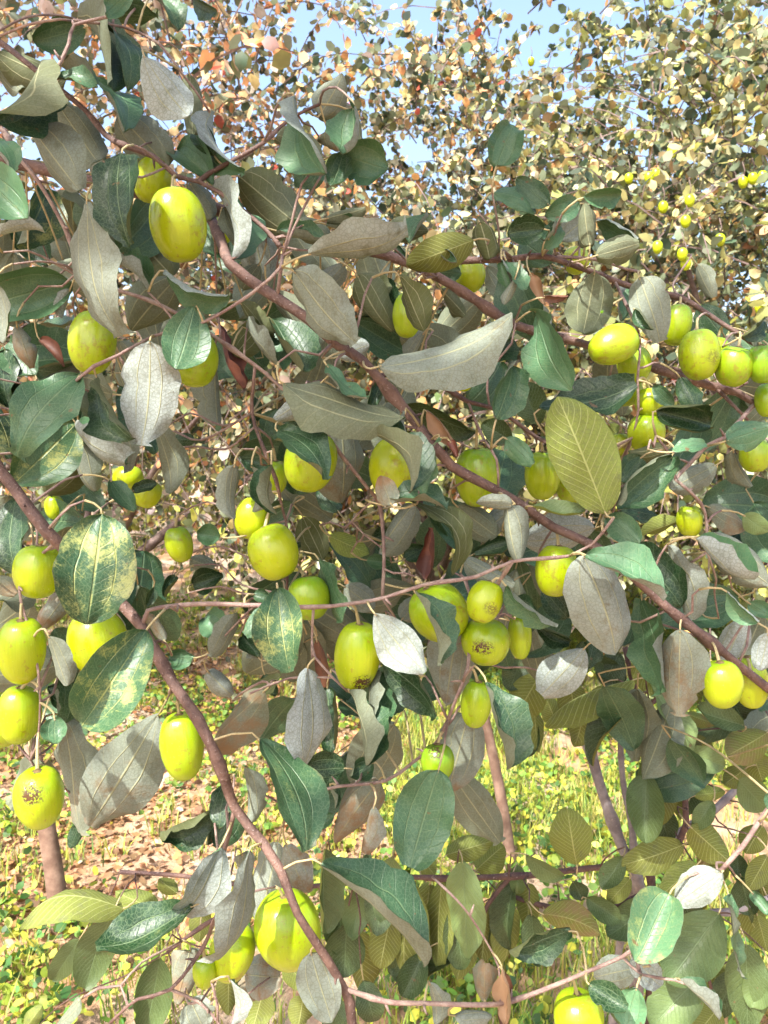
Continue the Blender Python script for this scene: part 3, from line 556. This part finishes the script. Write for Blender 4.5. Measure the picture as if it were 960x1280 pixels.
FR = [ # cx, cy, w, h, tilt deg, distance, greenness, scar, scar height, label
 (222,281,70,93,-8,.64,.12,0,0,'large bright yellow jujube fruit beside a dark glossy cupped leaf'), (190,225,46,58,10,.69,.1,0,0,'yellow jujube fruit tucked behind the dark glossy cupped leaf'),
 (116,428,58,82,6,.66,.2,0,0,'jujube fruit overlapped by the tip of a long hanging silver leaf'), (243,448,58,74,0,.67,.4,0,0,'jujube fruit half covered by a round green leaf'),
 (388,577,66,80,8,.66,.3,0,0,'jujube fruit with a dark bluish leaf lying across its upper side'), (496,584,70,80,4,.67,.15,0,0,'jujube fruit crossed by a narrow folded green leaf'),
 (597,596,58,78,-4,.68,.45,0,0,'jujube fruit behind the long diagonal bough beside a thin looping twig'), (678,594,44,64,0,.70,.35,0,0,'jujube fruit beside the broad pale guava leaf'), (712,604,38,52,0,.73,.45,0,0,'jujube fruit peeking out from behind the broad pale guava leaf'), (588,345,38,42,0,.79,.25,0,0,'jujube fruit tucked under the fork of the upper bough'), (509,394,38,58,6,.67,.4,0,0,'jujube fruit half hidden by an olive leaf on the upper bough'),
 (742,394,23,29,60,.72,.85,0,0,'small unripe green jujube fruit hanging under a thin twig'), (767,431,48,66,68,.68,.3,0,0,'jujube fruit hanging almost sideways beside a thin vertical twig'), (792,456,42,50,0,.715,.45,0,0,'jujube fruit in the cluster hung along a thin vertical twig'), (812,503,36,38,0,.71,.4,0,0,'jujube fruit in the cluster hung along a thin vertical twig'), (783,490,40,36,0,.74,.4,0,0,'jujube fruit in the cluster hung along a thin vertical twig'), (808,541,46,50,0,.715,.3,0,0,'jujube fruit in the cluster hung along a thin vertical twig'), (775,556,30,30,0,.75,.2,0,0,'jujube fruit in the cluster hung along a thin vertical twig'),
 (846,406,36,54,8,.735,.35,0,0,'jujube fruit partly hidden by a grey leaf above the row of fruits'), (874,443,50,66,-4,.70,.25,.35,.35,'blunt jujube fruit at the start of a row of fruits under a bough'), (917,458,46,52,10,.705,.5,0,0,'jujube fruit in the row of fruits strung under a bough'), (953,455,38,50,-5,.70,.8,1,.72,'green jujube fruit with a black blotch on its shoulder'), (897,438,28,34,0,.735,.5,0,0,'jujube fruit in the row of fruits strung under a bough'), (944,570,38,42,0,.69,.45,0,0,'jujube fruit capped by a pale blue green leaf'), (862,651,32,42,-5,.68,.2,0,0,'small jujube fruit on a pale forked twig'), (959,500,30,44,0,.73,.6,0,0,'jujube fruit in the row of fruits strung under a bough'),
 (342,690,64,72,-25,.67,.1,0,0,'large golden jujube fruit behind a thin vertical twig'), (315,648,44,54,20,.69,.12,0,0,'jujube fruit pressed behind the large golden fruit'), (386,747,52,58,-8,.675,.55,0,0,'round green jujube fruit behind the long horizontal twig'), (447,820,58,92,4,.625,.25,1,.18,'tall jujube fruit with a dark scar line near its lower end'),
 (549,765,72,78,-28,.665,.35,0,0,'large round jujube fruit behind a narrow drooping leaf'), (606,752,44,56,18,.625,.2,.5,.4,'small oval jujube fruit pressed against a brown stained fruit'), (607,802,62,60,0,.665,.35,.8,.5,'round jujube fruit with brown staining on its side'), (595,880,38,62,6,.655,.45,0,0,'slim jujube fruit beside a long dark green leaf'), (547,953,42,48,0,.655,.75,.9,.85,'small green jujube fruit with a brown top above a dark oval leaf'),
 (695,713,52,68,6,.655,.15,0,0,'bright jujube fruit above a big brown speckled leaf'), (902,855,50,62,-8,.615,.3,0,0,'front jujube fruit of a pair touching the long diagonal bough'), (938,852,42,70,-10,.665,.2,0,0,'rear jujube fruit of a pair behind the long diagonal bough'),
 (48,714,60,70,4,.635,.3,0,0,'jujube fruit beside a large yellow speckled leaf'), (27,813,58,90,6,.625,.2,0,0,'long jujube fruit, upper one of a hanging pair'), (24,893,52,76,4,.64,.3,0,0,'jujube fruit, lower one of a hanging pair'), (123,803,72,86,-8,.65,.2,0,0,'large jujube fruit between two yellow speckled leaves'), (228,932,54,90,-4,.64,.4,0,0,'long ribbed jujube fruit beside a brown backed leaf'), (49,997,60,82,2,.61,.25,1,.78,'jujube fruit with dark brown insect scars below its stalk'),
 (360,1162,82,98,-6,.655,.3,0,0,'largest jujube fruit, crossed by a purple brown bough'), (290,1190,56,72,10,.655,.25,0,0,'jujube fruit partly wrapped by a dry brown leaf'), (256,1215,30,42,0,.64,.35,0,0,'small jujube fruit beside the one wrapped by a dry leaf'), (722,1272,62,66,0,.625,.3,0,0,'jujube fruit hanging below a bare grey twig'),
 (224,680,34,48,-10,.73,.3,0,0,None), (184,617,34,38,20,.73,.2,0,0,None), (160,598,38,34,0,.76,.25,0,0,None), (68,634,24,32,0,.80,.2,0,0,None), (345,596,30,44,0,.74,.4,0,0,None), (720,326,34,34,0,.80,.2,0,0,None), (278,288,26,34,0,.79,.15,0,0,None), (580,472,26,36,0,.76,.2,0,0,None), (4,905,40,60,0,.69,.3,0,0,None), (650,795,30,60,0,.72,.4,0,0,None),
]
def make_fruit(i, cx, cy, wpx, hpx, tilt, d, green, scar, scz, label):
    r = random.Random(i * 31 + 5); p = P(cx, cy, d); wd, hd = wpx * d / FPX, hpx * d / FPX
    a = math.radians(tilt); fwd = r.uniform(-.2, .2)
    R = Matrix.Rotation(a, 3, 'Y') @ Matrix.Rotation(fwd, 3, 'X') @ Matrix.Rotation(r.uniform(-.3, .3), 3, 'Z'); R = np.array(R)
    V, F = fruit_mesh(r, wd, hd, r.uniform(.012, .035)); top = p + R @ np.array((0, 0, hd / 2 * .90))
    base = p - np.array((0, 0, hd / 2)); root = thing('jujube_fruit', base)
    if label: tag(root, label, 'fruit', 'jujube fruits on the near tree')
    else: tag(root, SHARED[0], 'fruit', SHARED[1])
    b = link('body', mesh('fruit_body', V, F, ['fruit']), root, p); b.rotation_euler = Matrix(R.tolist()).to_euler()
    b.color = (min(1, green * 1.05), scar, scz, 1)
    q, key, dist = nearest(top + np.array((0, 0, .01))); end = q
    axis = R @ np.array((0, 0, 1.0))
    if dist > .035:
        end = top + unit(axis * .6 + unit(q - top) * .4) * .014; make_twig(q, end, key, BROBJ[key], 'twig')
    mid = (top + end) / 2 + axis * np.linalg.norm(end - top) * .2
    sp = spline([(*(top - axis * .002), .0017), (*mid, .0011), (*end, .0013)], .004); sp[:, :3] -= top
    link('stalk', mesh('stalk', *tube(sp, 7), ['petiole']), root, top)
    cv, cf = [], []
    for k in range(10):
        t = 2 * math.pi * k / 10; rr = .0042 * (1.0 if k % 2 else .7)
        cv.append(top + R @ np.array((math.cos(t) * rr, math.sin(t) * rr, .0002))); 
    for k in range(10): cv.append(top + R @ np.array((math.cos(2 * math.pi * k / 10) * .0014, math.sin(2 * math.pi * k / 10) * .0014, .0016)))
    cf = [(k, (k + 1) % 10, 10 + (k + 1) % 10, 10 + k) for k in range(10)] + [tuple(range(10, 20))]
    link('calyx', mesh('calyx', [c - top for c in cv], cf, ['calyx']), root, top)
for i, f in enumerate(FR): make_fruit(i, *f)

# crown of the near tree above and beside the frame (it shades the near boughs)
LV = np.array([(0, 0, 0), (0, .36, .04), (0, .72, .03), (0, 1, -.04), (-.34, .30, .03), (-.30, .72, .03), (.34, .30, .03), (.30, .72, .03)])
LF = [(0, 1, 4), (1, 2, 5, 4), (2, 3, 5), (0, 6, 1), (1, 6, 7, 2), (2, 7, 3)]
def frames(dirs, g):
    y = dirs / np.linalg.norm(dirs, axis=1, keepdims=True); t = g.normal(size=y.shape); x = np.cross(y, t); x /= np.linalg.norm(x, axis=1, keepdims=True); z = np.cross(x, y)
    return x, y, z
def scatter_leaves(pos, dirs, size, g):
    x, y, z = frames(dirs, g); s = size[:, None, None]
    return pos[:, None, :] + s * (LV[None, :, 0:1] * x[:, None] + LV[None, :, 1:2] * y[:, None] + LV[None, :, 2:3] * z[:, None] * g.uniform(-2, 3, (len(pos), 1, 1)))
def pal(g, n, cols, wts, jit=.25):
    c = np.array(cols)[g.choice(len(cols), n, p=np.array(wts) / sum(wts))]; return np.clip(c * (1 + g.normal(size=(n, 1)) * jit) * (1 + g.normal(size=(n, 3)) * .06), .005, .9)
g1 = np.random.default_rng(11)
SHADE_N = 1300
pos = np.array((-.42, .12, 2.5)) + g1.normal(size=(SHADE_N, 3)) * np.array((.55, .50, .16))
rel = pos - CAM; dz = rel @ CZ; inv = (dz > -.1) & (np.abs(rel @ CX) < dz * .62 + .12) & (np.abs(rel @ CY) < dz * .80 + .12)
keep = ~inv & (np.linalg.norm(rel, axis=1) > .55); pos = pos[keep]
dirs = g1.normal(size=pos.shape) + np.array((0, 0, -.6))
V = scatter_leaves(pos, dirs, g1.uniform(.06, .10, len(pos)), g1) - TR
crown = link('crown', bulk('crown', V, 8, LF, pal(g1, len(pos), [(.03, .07, .03), (.10, .16, .07), (.34, .33, .24)], [4, 3, 4]), 'crown'), tree, TR); crown['kind'] = 'stuff'
for k in range(9):
    a = k * .7; s = tp[int(len(tp) * (.62 + .04 * k)) if int(len(tp) * (.62 + .04 * k)) < len(tp) else -2]
    e = np.array((-.42 + .7 * math.cos(a), .1 + .6 * math.sin(a), 2.5 + .12 * math.sin(k * 2.1)))
    if np.linalg.norm(e - CAM) < .8: continue
    m = (s[:3] + e) / 2 + np.array((0, 0, .12)); pth = spline([(*s[:3], .011), (*m, .007), (*e, .003)], .05)
    add_branch('c%d' % k, pth, 'bark', tree)

# ---------------------------------------------------------------- guava shrub
gb = np.array((.42, 1.22, 0.0)); guava = thing('guava_tree', gb)
tag(guava, 'low guava tree with broad ribbed olive leaves and grey stems beneath the jujube boughs', 'tree')
GBR = {
 'a': (1.10, 15, 12, 'guava_bark', [gb, np.array((.40, 1.16, .45))], [(800, 1120), (778, 1060), (747, 971), (723, 871), (715, 820)]),
 'b': (1.06, 9, 7, 'guava_twig', [gb + np.array((.03, 0, 0)), np.array((.42, 1.15, .5))], [(815, 1112), (809, 1070), (812, 990), (805, 900), (790, 850), (781, 805)]),
 'c': (1.10, 8, 6, 'guava_bark', [gb + np.array((-.02, .02, 0)), np.array((.38, 1.2, .5))], [(792, 1080), (778, 970), (773, 890), (760, 850)]),
 'd': (1.00, 8, 5, 'guava_twig', [], [(815, 1085), (750, 1084), (661, 1094), (551, 1098), (506, 1096), (420, 1105), (330, 1110), (230, 1095), (150, 1090)]),
 'e': (1.04, 7, 5, 'guava_twig', [], [(800, 1140), (747, 1139), (678, 1132), (640, 1120)]),
 'f': (1.02, 11, 8, 'guava_bark', [gb + np.array((.04, -.02, 0)), np.array((.46, 1.1, .45))], [(870, 1165), (915, 1140), (960, 1124), (1010, 1100)]),
 'g': (1.00, 8, 6, 'guava_twig', [], [(812, 1060), (850, 1050), (857, 1010), (855, 977), (845, 940), (812, 880)]),
 'h': (1.06, 10, 7, 'guava_bark', [], [(812, 1080), (850, 1040), (891, 1015), (922, 985), (960, 960)]),
 'i': (1.00, 6, 4, 'guava_twig', [], [(860, 1165), (880, 1200), (890, 1240)]),
 'j': (1.00, 6, 4, 'guava_twig', [], [(640, 1097), (610, 1130), (590, 1180)]),
 'k': (1.00, 6, 4, 'guava_twig', [], [(330, 1110), (250, 1160), (210, 1190)]),
 'l': (1.02, 6, 4, 'guava_twig', [], [(800, 880), (850, 860), (900, 850), (940, 880)]),
}
GS, GSB, GOBJ = [], [], {}
for key, (d, w0, w1, matk, pre, px) in GBR.items():
    rows = [(*q, w0 * d / FPX / 2 * 1.3) for q in pre]; n = len(px)
    for i, (x, y) in enumerate(px):
        p = P(x, y, d)
        if i == 0 and not pre: S = np.array(GS); p = S[np.argmin(np.linalg.norm(S - p, axis=1))]
        rows.append((*p, (w0 + (w1 - w0) * i / (n - 1)) * d / FPX / 2))
    path = spline(rows, .02); o = add_branch('g' + key, path, matk, guava); GOBJ[key] = o
    for q in path: GS.append(q[:3]); GSB.append(key)
GS = np.array(GS)
def gnear(p):
    j = int(np.argmin(np.linalg.norm(GS - p, axis=1))); return GS[j], GSB[j], float(np.linalg.norm(GS[j] - p))
for i, a in enumerate(parse(GLEAVES)): place_leaf(1000 + i, *a, gnear, GOBJ, 'guava_twig')

# ---------------------------------------------------------------- poles
def pole(x0, y0, x1, y1, wpx, length, label):
    b = on_ground(x0, y0); d = float((b - CAM) @ CZ); t = P(x1, y1, d); ax = unit(t - b); r = wpx * d / FPX / 2
    rows = [(*(b + ax * s - np.array((0, 0, .03)) + np.array((.006 * math.sin(s * 7), .006 * math.cos(s * 5), 0))), r * (1.12 - .3 * s / length)) for s in np.linspace(0, length, 9)]
    path = spline(rows, .04); path[:, :3] -= b
    o = link('wooden_pole', mesh('wooden_pole', *tube(path, 12), ['pole']), None, b); tag(o, label, 'pole', 'wooden poles propping the orchard'); return o
pole(77, 1178, 44, 925, 23, .60, 'stout brown wooden pole standing in leaf litter beside a scarred fruit')
pole(641, 1085, 620, 960, 14, .62, 'slender pinkish wooden pole standing in grass beside the guava stems')

# ---------------------------------------------------------------- orchard trees behind
TSH = {'small': 1}
def orchard_tree(seed, base, height, rad, nt, cols, wts, label, group, low=.35, nleaf=0, dens=24, lsz=(.034, .060)):
    g = np.random.default_rng(seed); base = np.array((base[0], base[1], 0.0)); root = thing('jujube_tree', base); tag(root, label, 'tree', group)
    fk = np.array((g.uniform(-.1, .1), g.uniform(-.1, .1), .55))
    path = spline([(0, 0, -.05, .075), (fk[0] * .4, fk[1] * .4, .25, .06), (*fk, .05)], .06)
    link('trunk', mesh('trunk', *tube(path, 10), ['far_bark']), root, base)
    limbs = []
    for k in range(7):
        a = k * 2 * math.pi / 7 + g.uniform(-.3, .3); el = g.uniform(.3, 1.25); L = height * .55 * g.uniform(.7, 1.1)
        e = fk + np.array((math.cos(a) * math.cos(el) * min(L, rad * .9), math.sin(a) * math.cos(el) * min(L, rad * .9), math.sin(el) * L)); m = (fk + e) / 2 + g.normal(size=3) * .07 + np.array((0, 0, .12))
        pth = spline([(*fk, .035), (*m, .022), (*e, .008)], .07); limbs.append(pth); q = pth.copy(); q[:, :3] -= fk
        link('branch', mesh('limb', *tube(q, 7), ['far_bark']), root, base + fk)
    # twigs: start on a random crown point, arch outward and droop
    u = g.normal(size=(nt, 3)); u /= np.linalg.norm(u, axis=1, keepdims=True); rr = g.uniform(.25, 1, nt) ** .5
    nc = 90; cl = g.normal(size=(nc, 3)); cl /= np.linalg.norm(cl, axis=1, keepdims=True); cl *= g.uniform(.35, 1, (nc, 1)); ci = g.integers(0, nc, nt)
    cu = cl[ci] + g.normal(size=(nt, 3)) * .16; mixk = g.random(nt) < .75; u = np.where(mixk[:, None], cu, u); rr = np.where(mixk, 1.0, rr)
    zc = low + (height - low) * .5; st = u * rr[:, None] * np.array((rad, rad, (height - low) * .5)); st[:, 2] += zc
    st[:, :2] *= (1.05 - .35 * np.clip((st[:, 2:3] - zc) / (height - zc), -.3, 1))
    out = st.copy(); out[:, 2] -= zc; out /= np.linalg.norm(out, axis=1, keepdims=True) + 1e-6
    dr = out * .7 + g.normal(size=(nt, 3)) * .45 + np.array((0, 0, .25)); dr /= np.linalg.norm(dr, axis=1, keepdims=True)
    TL = g.uniform(.30, .65, nt); lp, ld = [], []; tv, tf = [], []
    for k in range(nt):
        ts = np.linspace(0, 1, 5); pts = st[k] + dr[k] * (ts * TL[k])[:, None]; pts[:, 2] -= .45 * TL[k] * ts ** 2
        rows = np.c_[pts, np.linspace(.004, .0015, 5)]; a, b = tube(rows, 3, len(tv)); tv += a; tf += b
        n = int(dens * TL[k] / .5 * g.uniform(.7, 1.2)); s = g.uniform(.05, 1.03, n); c = st[k] + dr[k] * (s * TL[k])[:, None]; c[:, 2] -= .45 * TL[k] * s ** 2
        sd = g.normal(size=(n, 3)) * .8 + dr[k] * .3 + np.array((0, 0, -.55)); sd /= np.linalg.norm(sd, axis=1, keepdims=True)
        lp.append(c + sd * .008); ld.append(sd)
    tw = link('twigs', mesh('twigs', tv, tf, ['far_bark'], smooth=False), root, base); tw['kind'] = 'stuff'
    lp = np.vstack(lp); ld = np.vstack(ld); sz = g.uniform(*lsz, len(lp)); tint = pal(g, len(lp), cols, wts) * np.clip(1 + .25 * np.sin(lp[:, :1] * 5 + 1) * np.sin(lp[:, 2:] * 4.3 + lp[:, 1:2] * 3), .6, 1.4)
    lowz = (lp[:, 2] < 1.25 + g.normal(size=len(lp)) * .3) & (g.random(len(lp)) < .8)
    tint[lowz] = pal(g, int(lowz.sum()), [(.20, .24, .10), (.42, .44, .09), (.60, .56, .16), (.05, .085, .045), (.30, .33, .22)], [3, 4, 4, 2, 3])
    V = scatter_leaves(lp, ld, sz, g)
    own = np.zeros(len(lp), bool)
    if nleaf:                                                   # the leaves that show largest are leaves of their own
        wpos = lp + base - CAM; dep = wpos @ CZ; vis = (dep > .5) & (np.abs(wpos @ CX) < dep * .5) & (np.abs(wpos @ CY) < dep * .665)
        sc = np.where(vis, sz / np.maximum(dep, .1), 0); own[np.argsort(-sc)[:nleaf]] = True; own &= vis
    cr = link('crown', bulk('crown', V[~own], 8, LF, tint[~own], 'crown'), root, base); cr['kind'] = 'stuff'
    for k in np.nonzero(own)[0]:
        me = bulk('leaf', V[k:k + 1] - lp[k], 8, LF, tint[k:k + 1], 'crown'); link('leaf', me, root, base + lp[k])
    return root, st + base
C_L = [(.15, .17, .10), (.19, .19, .07), (.62, .44, .24), (.62, .28, .12), (.04, .07, .04), (.50, .42, .34), (.40, .06, .04)]
C_M = [(.14, .17, .10), (.20, .20, .07), (.62, .47, .22), (.50, .24, .09), (.035, .065, .04), (.45, .43, .30), (.40, .06, .04)]
C_R = [(.17, .20, .11), (.26, .27, .08), (.62, .54, .22), (.50, .30, .12), (.04, .075, .045), (.45, .45, .28), (.30, .30, .05)]
GRP = 'jujube trees standing behind the near boughs'
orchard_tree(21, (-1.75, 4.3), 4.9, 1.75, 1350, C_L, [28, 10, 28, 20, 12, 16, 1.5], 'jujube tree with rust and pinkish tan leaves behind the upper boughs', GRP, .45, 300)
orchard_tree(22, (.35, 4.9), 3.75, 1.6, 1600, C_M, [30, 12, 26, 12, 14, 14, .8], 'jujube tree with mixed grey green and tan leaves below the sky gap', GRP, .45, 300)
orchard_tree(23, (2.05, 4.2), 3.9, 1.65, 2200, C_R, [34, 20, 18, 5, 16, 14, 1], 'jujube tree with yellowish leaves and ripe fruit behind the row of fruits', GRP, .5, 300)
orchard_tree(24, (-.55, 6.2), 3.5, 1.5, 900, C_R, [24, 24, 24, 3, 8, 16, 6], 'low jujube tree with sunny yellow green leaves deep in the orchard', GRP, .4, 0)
proto = []
for s, (x, y), h in ((31, (-3.6, 6.2), 3.4), (32, (2.7, 6.6), 4.0), (33, (.7, 7.6), 3.0)):
    r, _ = orchard_tree(s, (x, y), h, 1.6, 420, C_M, [30, 16, 20, 8, 16, 10, 1], 'far jujube tree in the rows closing the orchard', 'jujube trees in the far rows', .35, 0, 22, (.06, .10)); proto.append(r)
g2 = np.random.default_rng(5)
for k in range(16):
    src = proto[k % 3]; c = src.copy(); COL.objects.link(c); a = -1.1 + 2.2 * (k + .5) / 16; dd = 9 + 2.2 * (k % 3) + g2.uniform(-.5, .5)
    c.location = (math.sin(a) * dd * 1.1, max(6.5, math.cos(a) * dd) + (1.5 if abs(a) < .4 else 0), 0); c.rotation_euler = (0, 0, g2.uniform(0, 6)); c.scale = (1.1, 1.1, g2.uniform(.85, 1.05))
    for ch in src.children: e = ch.copy(); COL.objects.link(e); e.parent = c
# far fruit on the trees behind
far_fruit = bpy.data.meshes.new('far_fruit'); V, F = fruit_mesh(random.Random(3), .032, .042, .02); far_mesh = mesh('far_fruit', V, F, ['fruit'])
for i, (x, y, d) in enumerate([(786, 223, 2.9), (811, 222, 2.75), (820, 218, 2.78), (941, 223, 2.6), (929, 228, 2.62), (953, 221, 2.6), (862, 251, 2.5), (857, 277, 2.5), (829, 259, 2.6), (822, 309, 2.45), (853, 318, 2.4), (857, 330, 2.42), (664, 77, 3.6), (950, 385, 2.4), (962, 390, 2.4), (954, 400, 2.42), (840, 190, 2.6), (900, 300, 2.45)]):
    p = P(x, y, d); o = thing('jujube_fruit', p - np.array((0, 0, .025))); tag(o, 'tiny looking far jujube fruit on the yellowish tree behind', 'fruit', 'jujube fruits on the tree behind')
    b = link('body', far_mesh, o, p); b.color = (.15, 0, 0, 1); sp = np.array([(0, 0, .022, .002), (.004, 0, .04, .0016), (.0, .01, .07, .0016)]); link('stalk', mesh('stalk', *tube(sp, 5), ['far_bark']), o, p)

# ---------------------------------------------------------------- grass, weeds, fallen leaves
g3 = np.random.default_rng(17)
def ground_pts(n, x0, x1, y0, y1, thr, sc, seed):
    q = np.random.default_rng(seed); x = q.uniform(x0, x1, n); y = q.uniform(y0, y1, n)
    f = np.sin(x * 2.3 * sc + 1) * np.sin(y * 1.9 * sc + 2) + .6 * np.sin(x * 5.1 * sc + y * 3.7) + .5 * np.sin(x * 1.1 - y * 6.1 * sc)
    k = f + q.normal(size=n) * .35 > thr; x, y = x[k], y[k]; fl = np.clip(1.2 - np.hypot(x, y - 3) / 12, 0, 1); return np.stack([x, y, ground_z(x, y) * fl], -1)
p = ground_pts(13000, -3.5, 3.5, 1.0, 8, -.6, 1, 1); p = p[(p[:, 0] > -.05) | (g3.random(len(p)) < .22)]
p = np.repeat(p, 20, 0); p[:, :2] += g3.normal(size=(len(p), 2)) * .028
n = len(p); BV = np.array([(-.5, 0, 0), (.5, 0, 0), (-.35, .5, .0), (.35, .5, 0), (0, 1, 0)]); a = g3.uniform(0, 6.28, n); h = g3.uniform(.03, .11, n); wd = g3.uniform(.003, .007, n); ln = g3.uniform(.1, .9, n)
dx = np.stack([np.cos(a), np.sin(a), 0 * a], -1); dy = np.stack([-np.sin(a), np.cos(a), 0 * a], -1)
V = p[:, None] + dx[:, None] * (BV[None, :, 0:1] * wd[:, None, None]) + np.array((0, 0, 1.)) * (BV[None, :, 1:2] * h[:, None, None]) + dy[:, None] * ((BV[None, :, 1:2] ** 2) * (h * ln)[:, None, None])
o = link('grass', bulk('grass', V, 5, [(0, 1, 3, 2), (2, 3, 4)], pal(g3, n, [(.24, .36, .05), (.42, .45, .06), (.52, .46, .12), (.10, .20, .04)], [4, 5, 3, 2]), 'weed')); tag(o, 'thin yellow green grass growing on the orchard floor', 'grass', None, 'stuff')
c = ground_pts(15000, -3.2, 3.2, 1.0, 7, -.2, 1.3, 2); m = 9; c = c[~((c[:, 0] < 0) & (c[:, 1] > 2.3) & (g3.random(len(c)) < .6))]; pos = np.repeat(c, m, 0) + g3.normal(size=(len(c) * m, 3)) * np.array((.03, .03, 0)); pos[:, 2] += g3.uniform(.005, .07, len(pos))
dr = np.stack([g3.normal(size=len(pos)), g3.normal(size=len(pos)), g3.uniform(-.1, .9, len(pos))], -1)
V = scatter_leaves(pos, dr, g3.uniform(.014, .038, len(pos)), g3)
o = link('weeds', bulk('weeds', V, 8, LF, pal(g3, len(pos), [(.16, .32, .05), (.34, .44, .05), (.52, .50, .06), (.06, .16, .04)], [4, 4, 3, 3]), 'weed')); tag(o, 'low broad leaved weeds spreading over the soil', 'weeds', None, 'stuff')
pos = ground_pts(12000, -3.6, 3.6, .8, 8, .75, .8, 3); ex = np.stack([g3.uniform(-3, .1, 15000), g3.uniform(2.1, 5.2, 15000), np.zeros(15000)], -1); ex[:, 2] = ground_z(ex[:, 0], ex[:, 1]); pos = np.vstack([pos, ex]); pos[:, 2] += g3.uniform(.004, .02, len(pos)); dr = np.stack([g3.normal(size=len(pos)), g3.normal(size=len(pos)), g3.normal(size=len(pos)) * .25], -1)
V = scatter_leaves(pos, dr, g3.uniform(.015, .042, len(pos)), g3); V[:, :, 2] = np.clip(V[:, :, 2], pos[:, None, 2] - .004, pos[:, None, 2] + .025)
o = link('leaf_litter', bulk('leaf_litter', V, 8, LF, pal(g3, len(pos), [(.30, .13, .05), (.40, .24, .12), (.16, .08, .04), (.42, .34, .24)], [5, 4, 4, 1]), 'litter')); tag(o, 'dry rust and tan fallen leaves lying on the soil', 'fallen leaves', None, 'stuff')
print('near leaves', len(parse(LEAVES)), 'guava leaves', len(parse(GLEAVES)), 'twigs', twig_count[0], 'objects', len(bpy.data.objects))
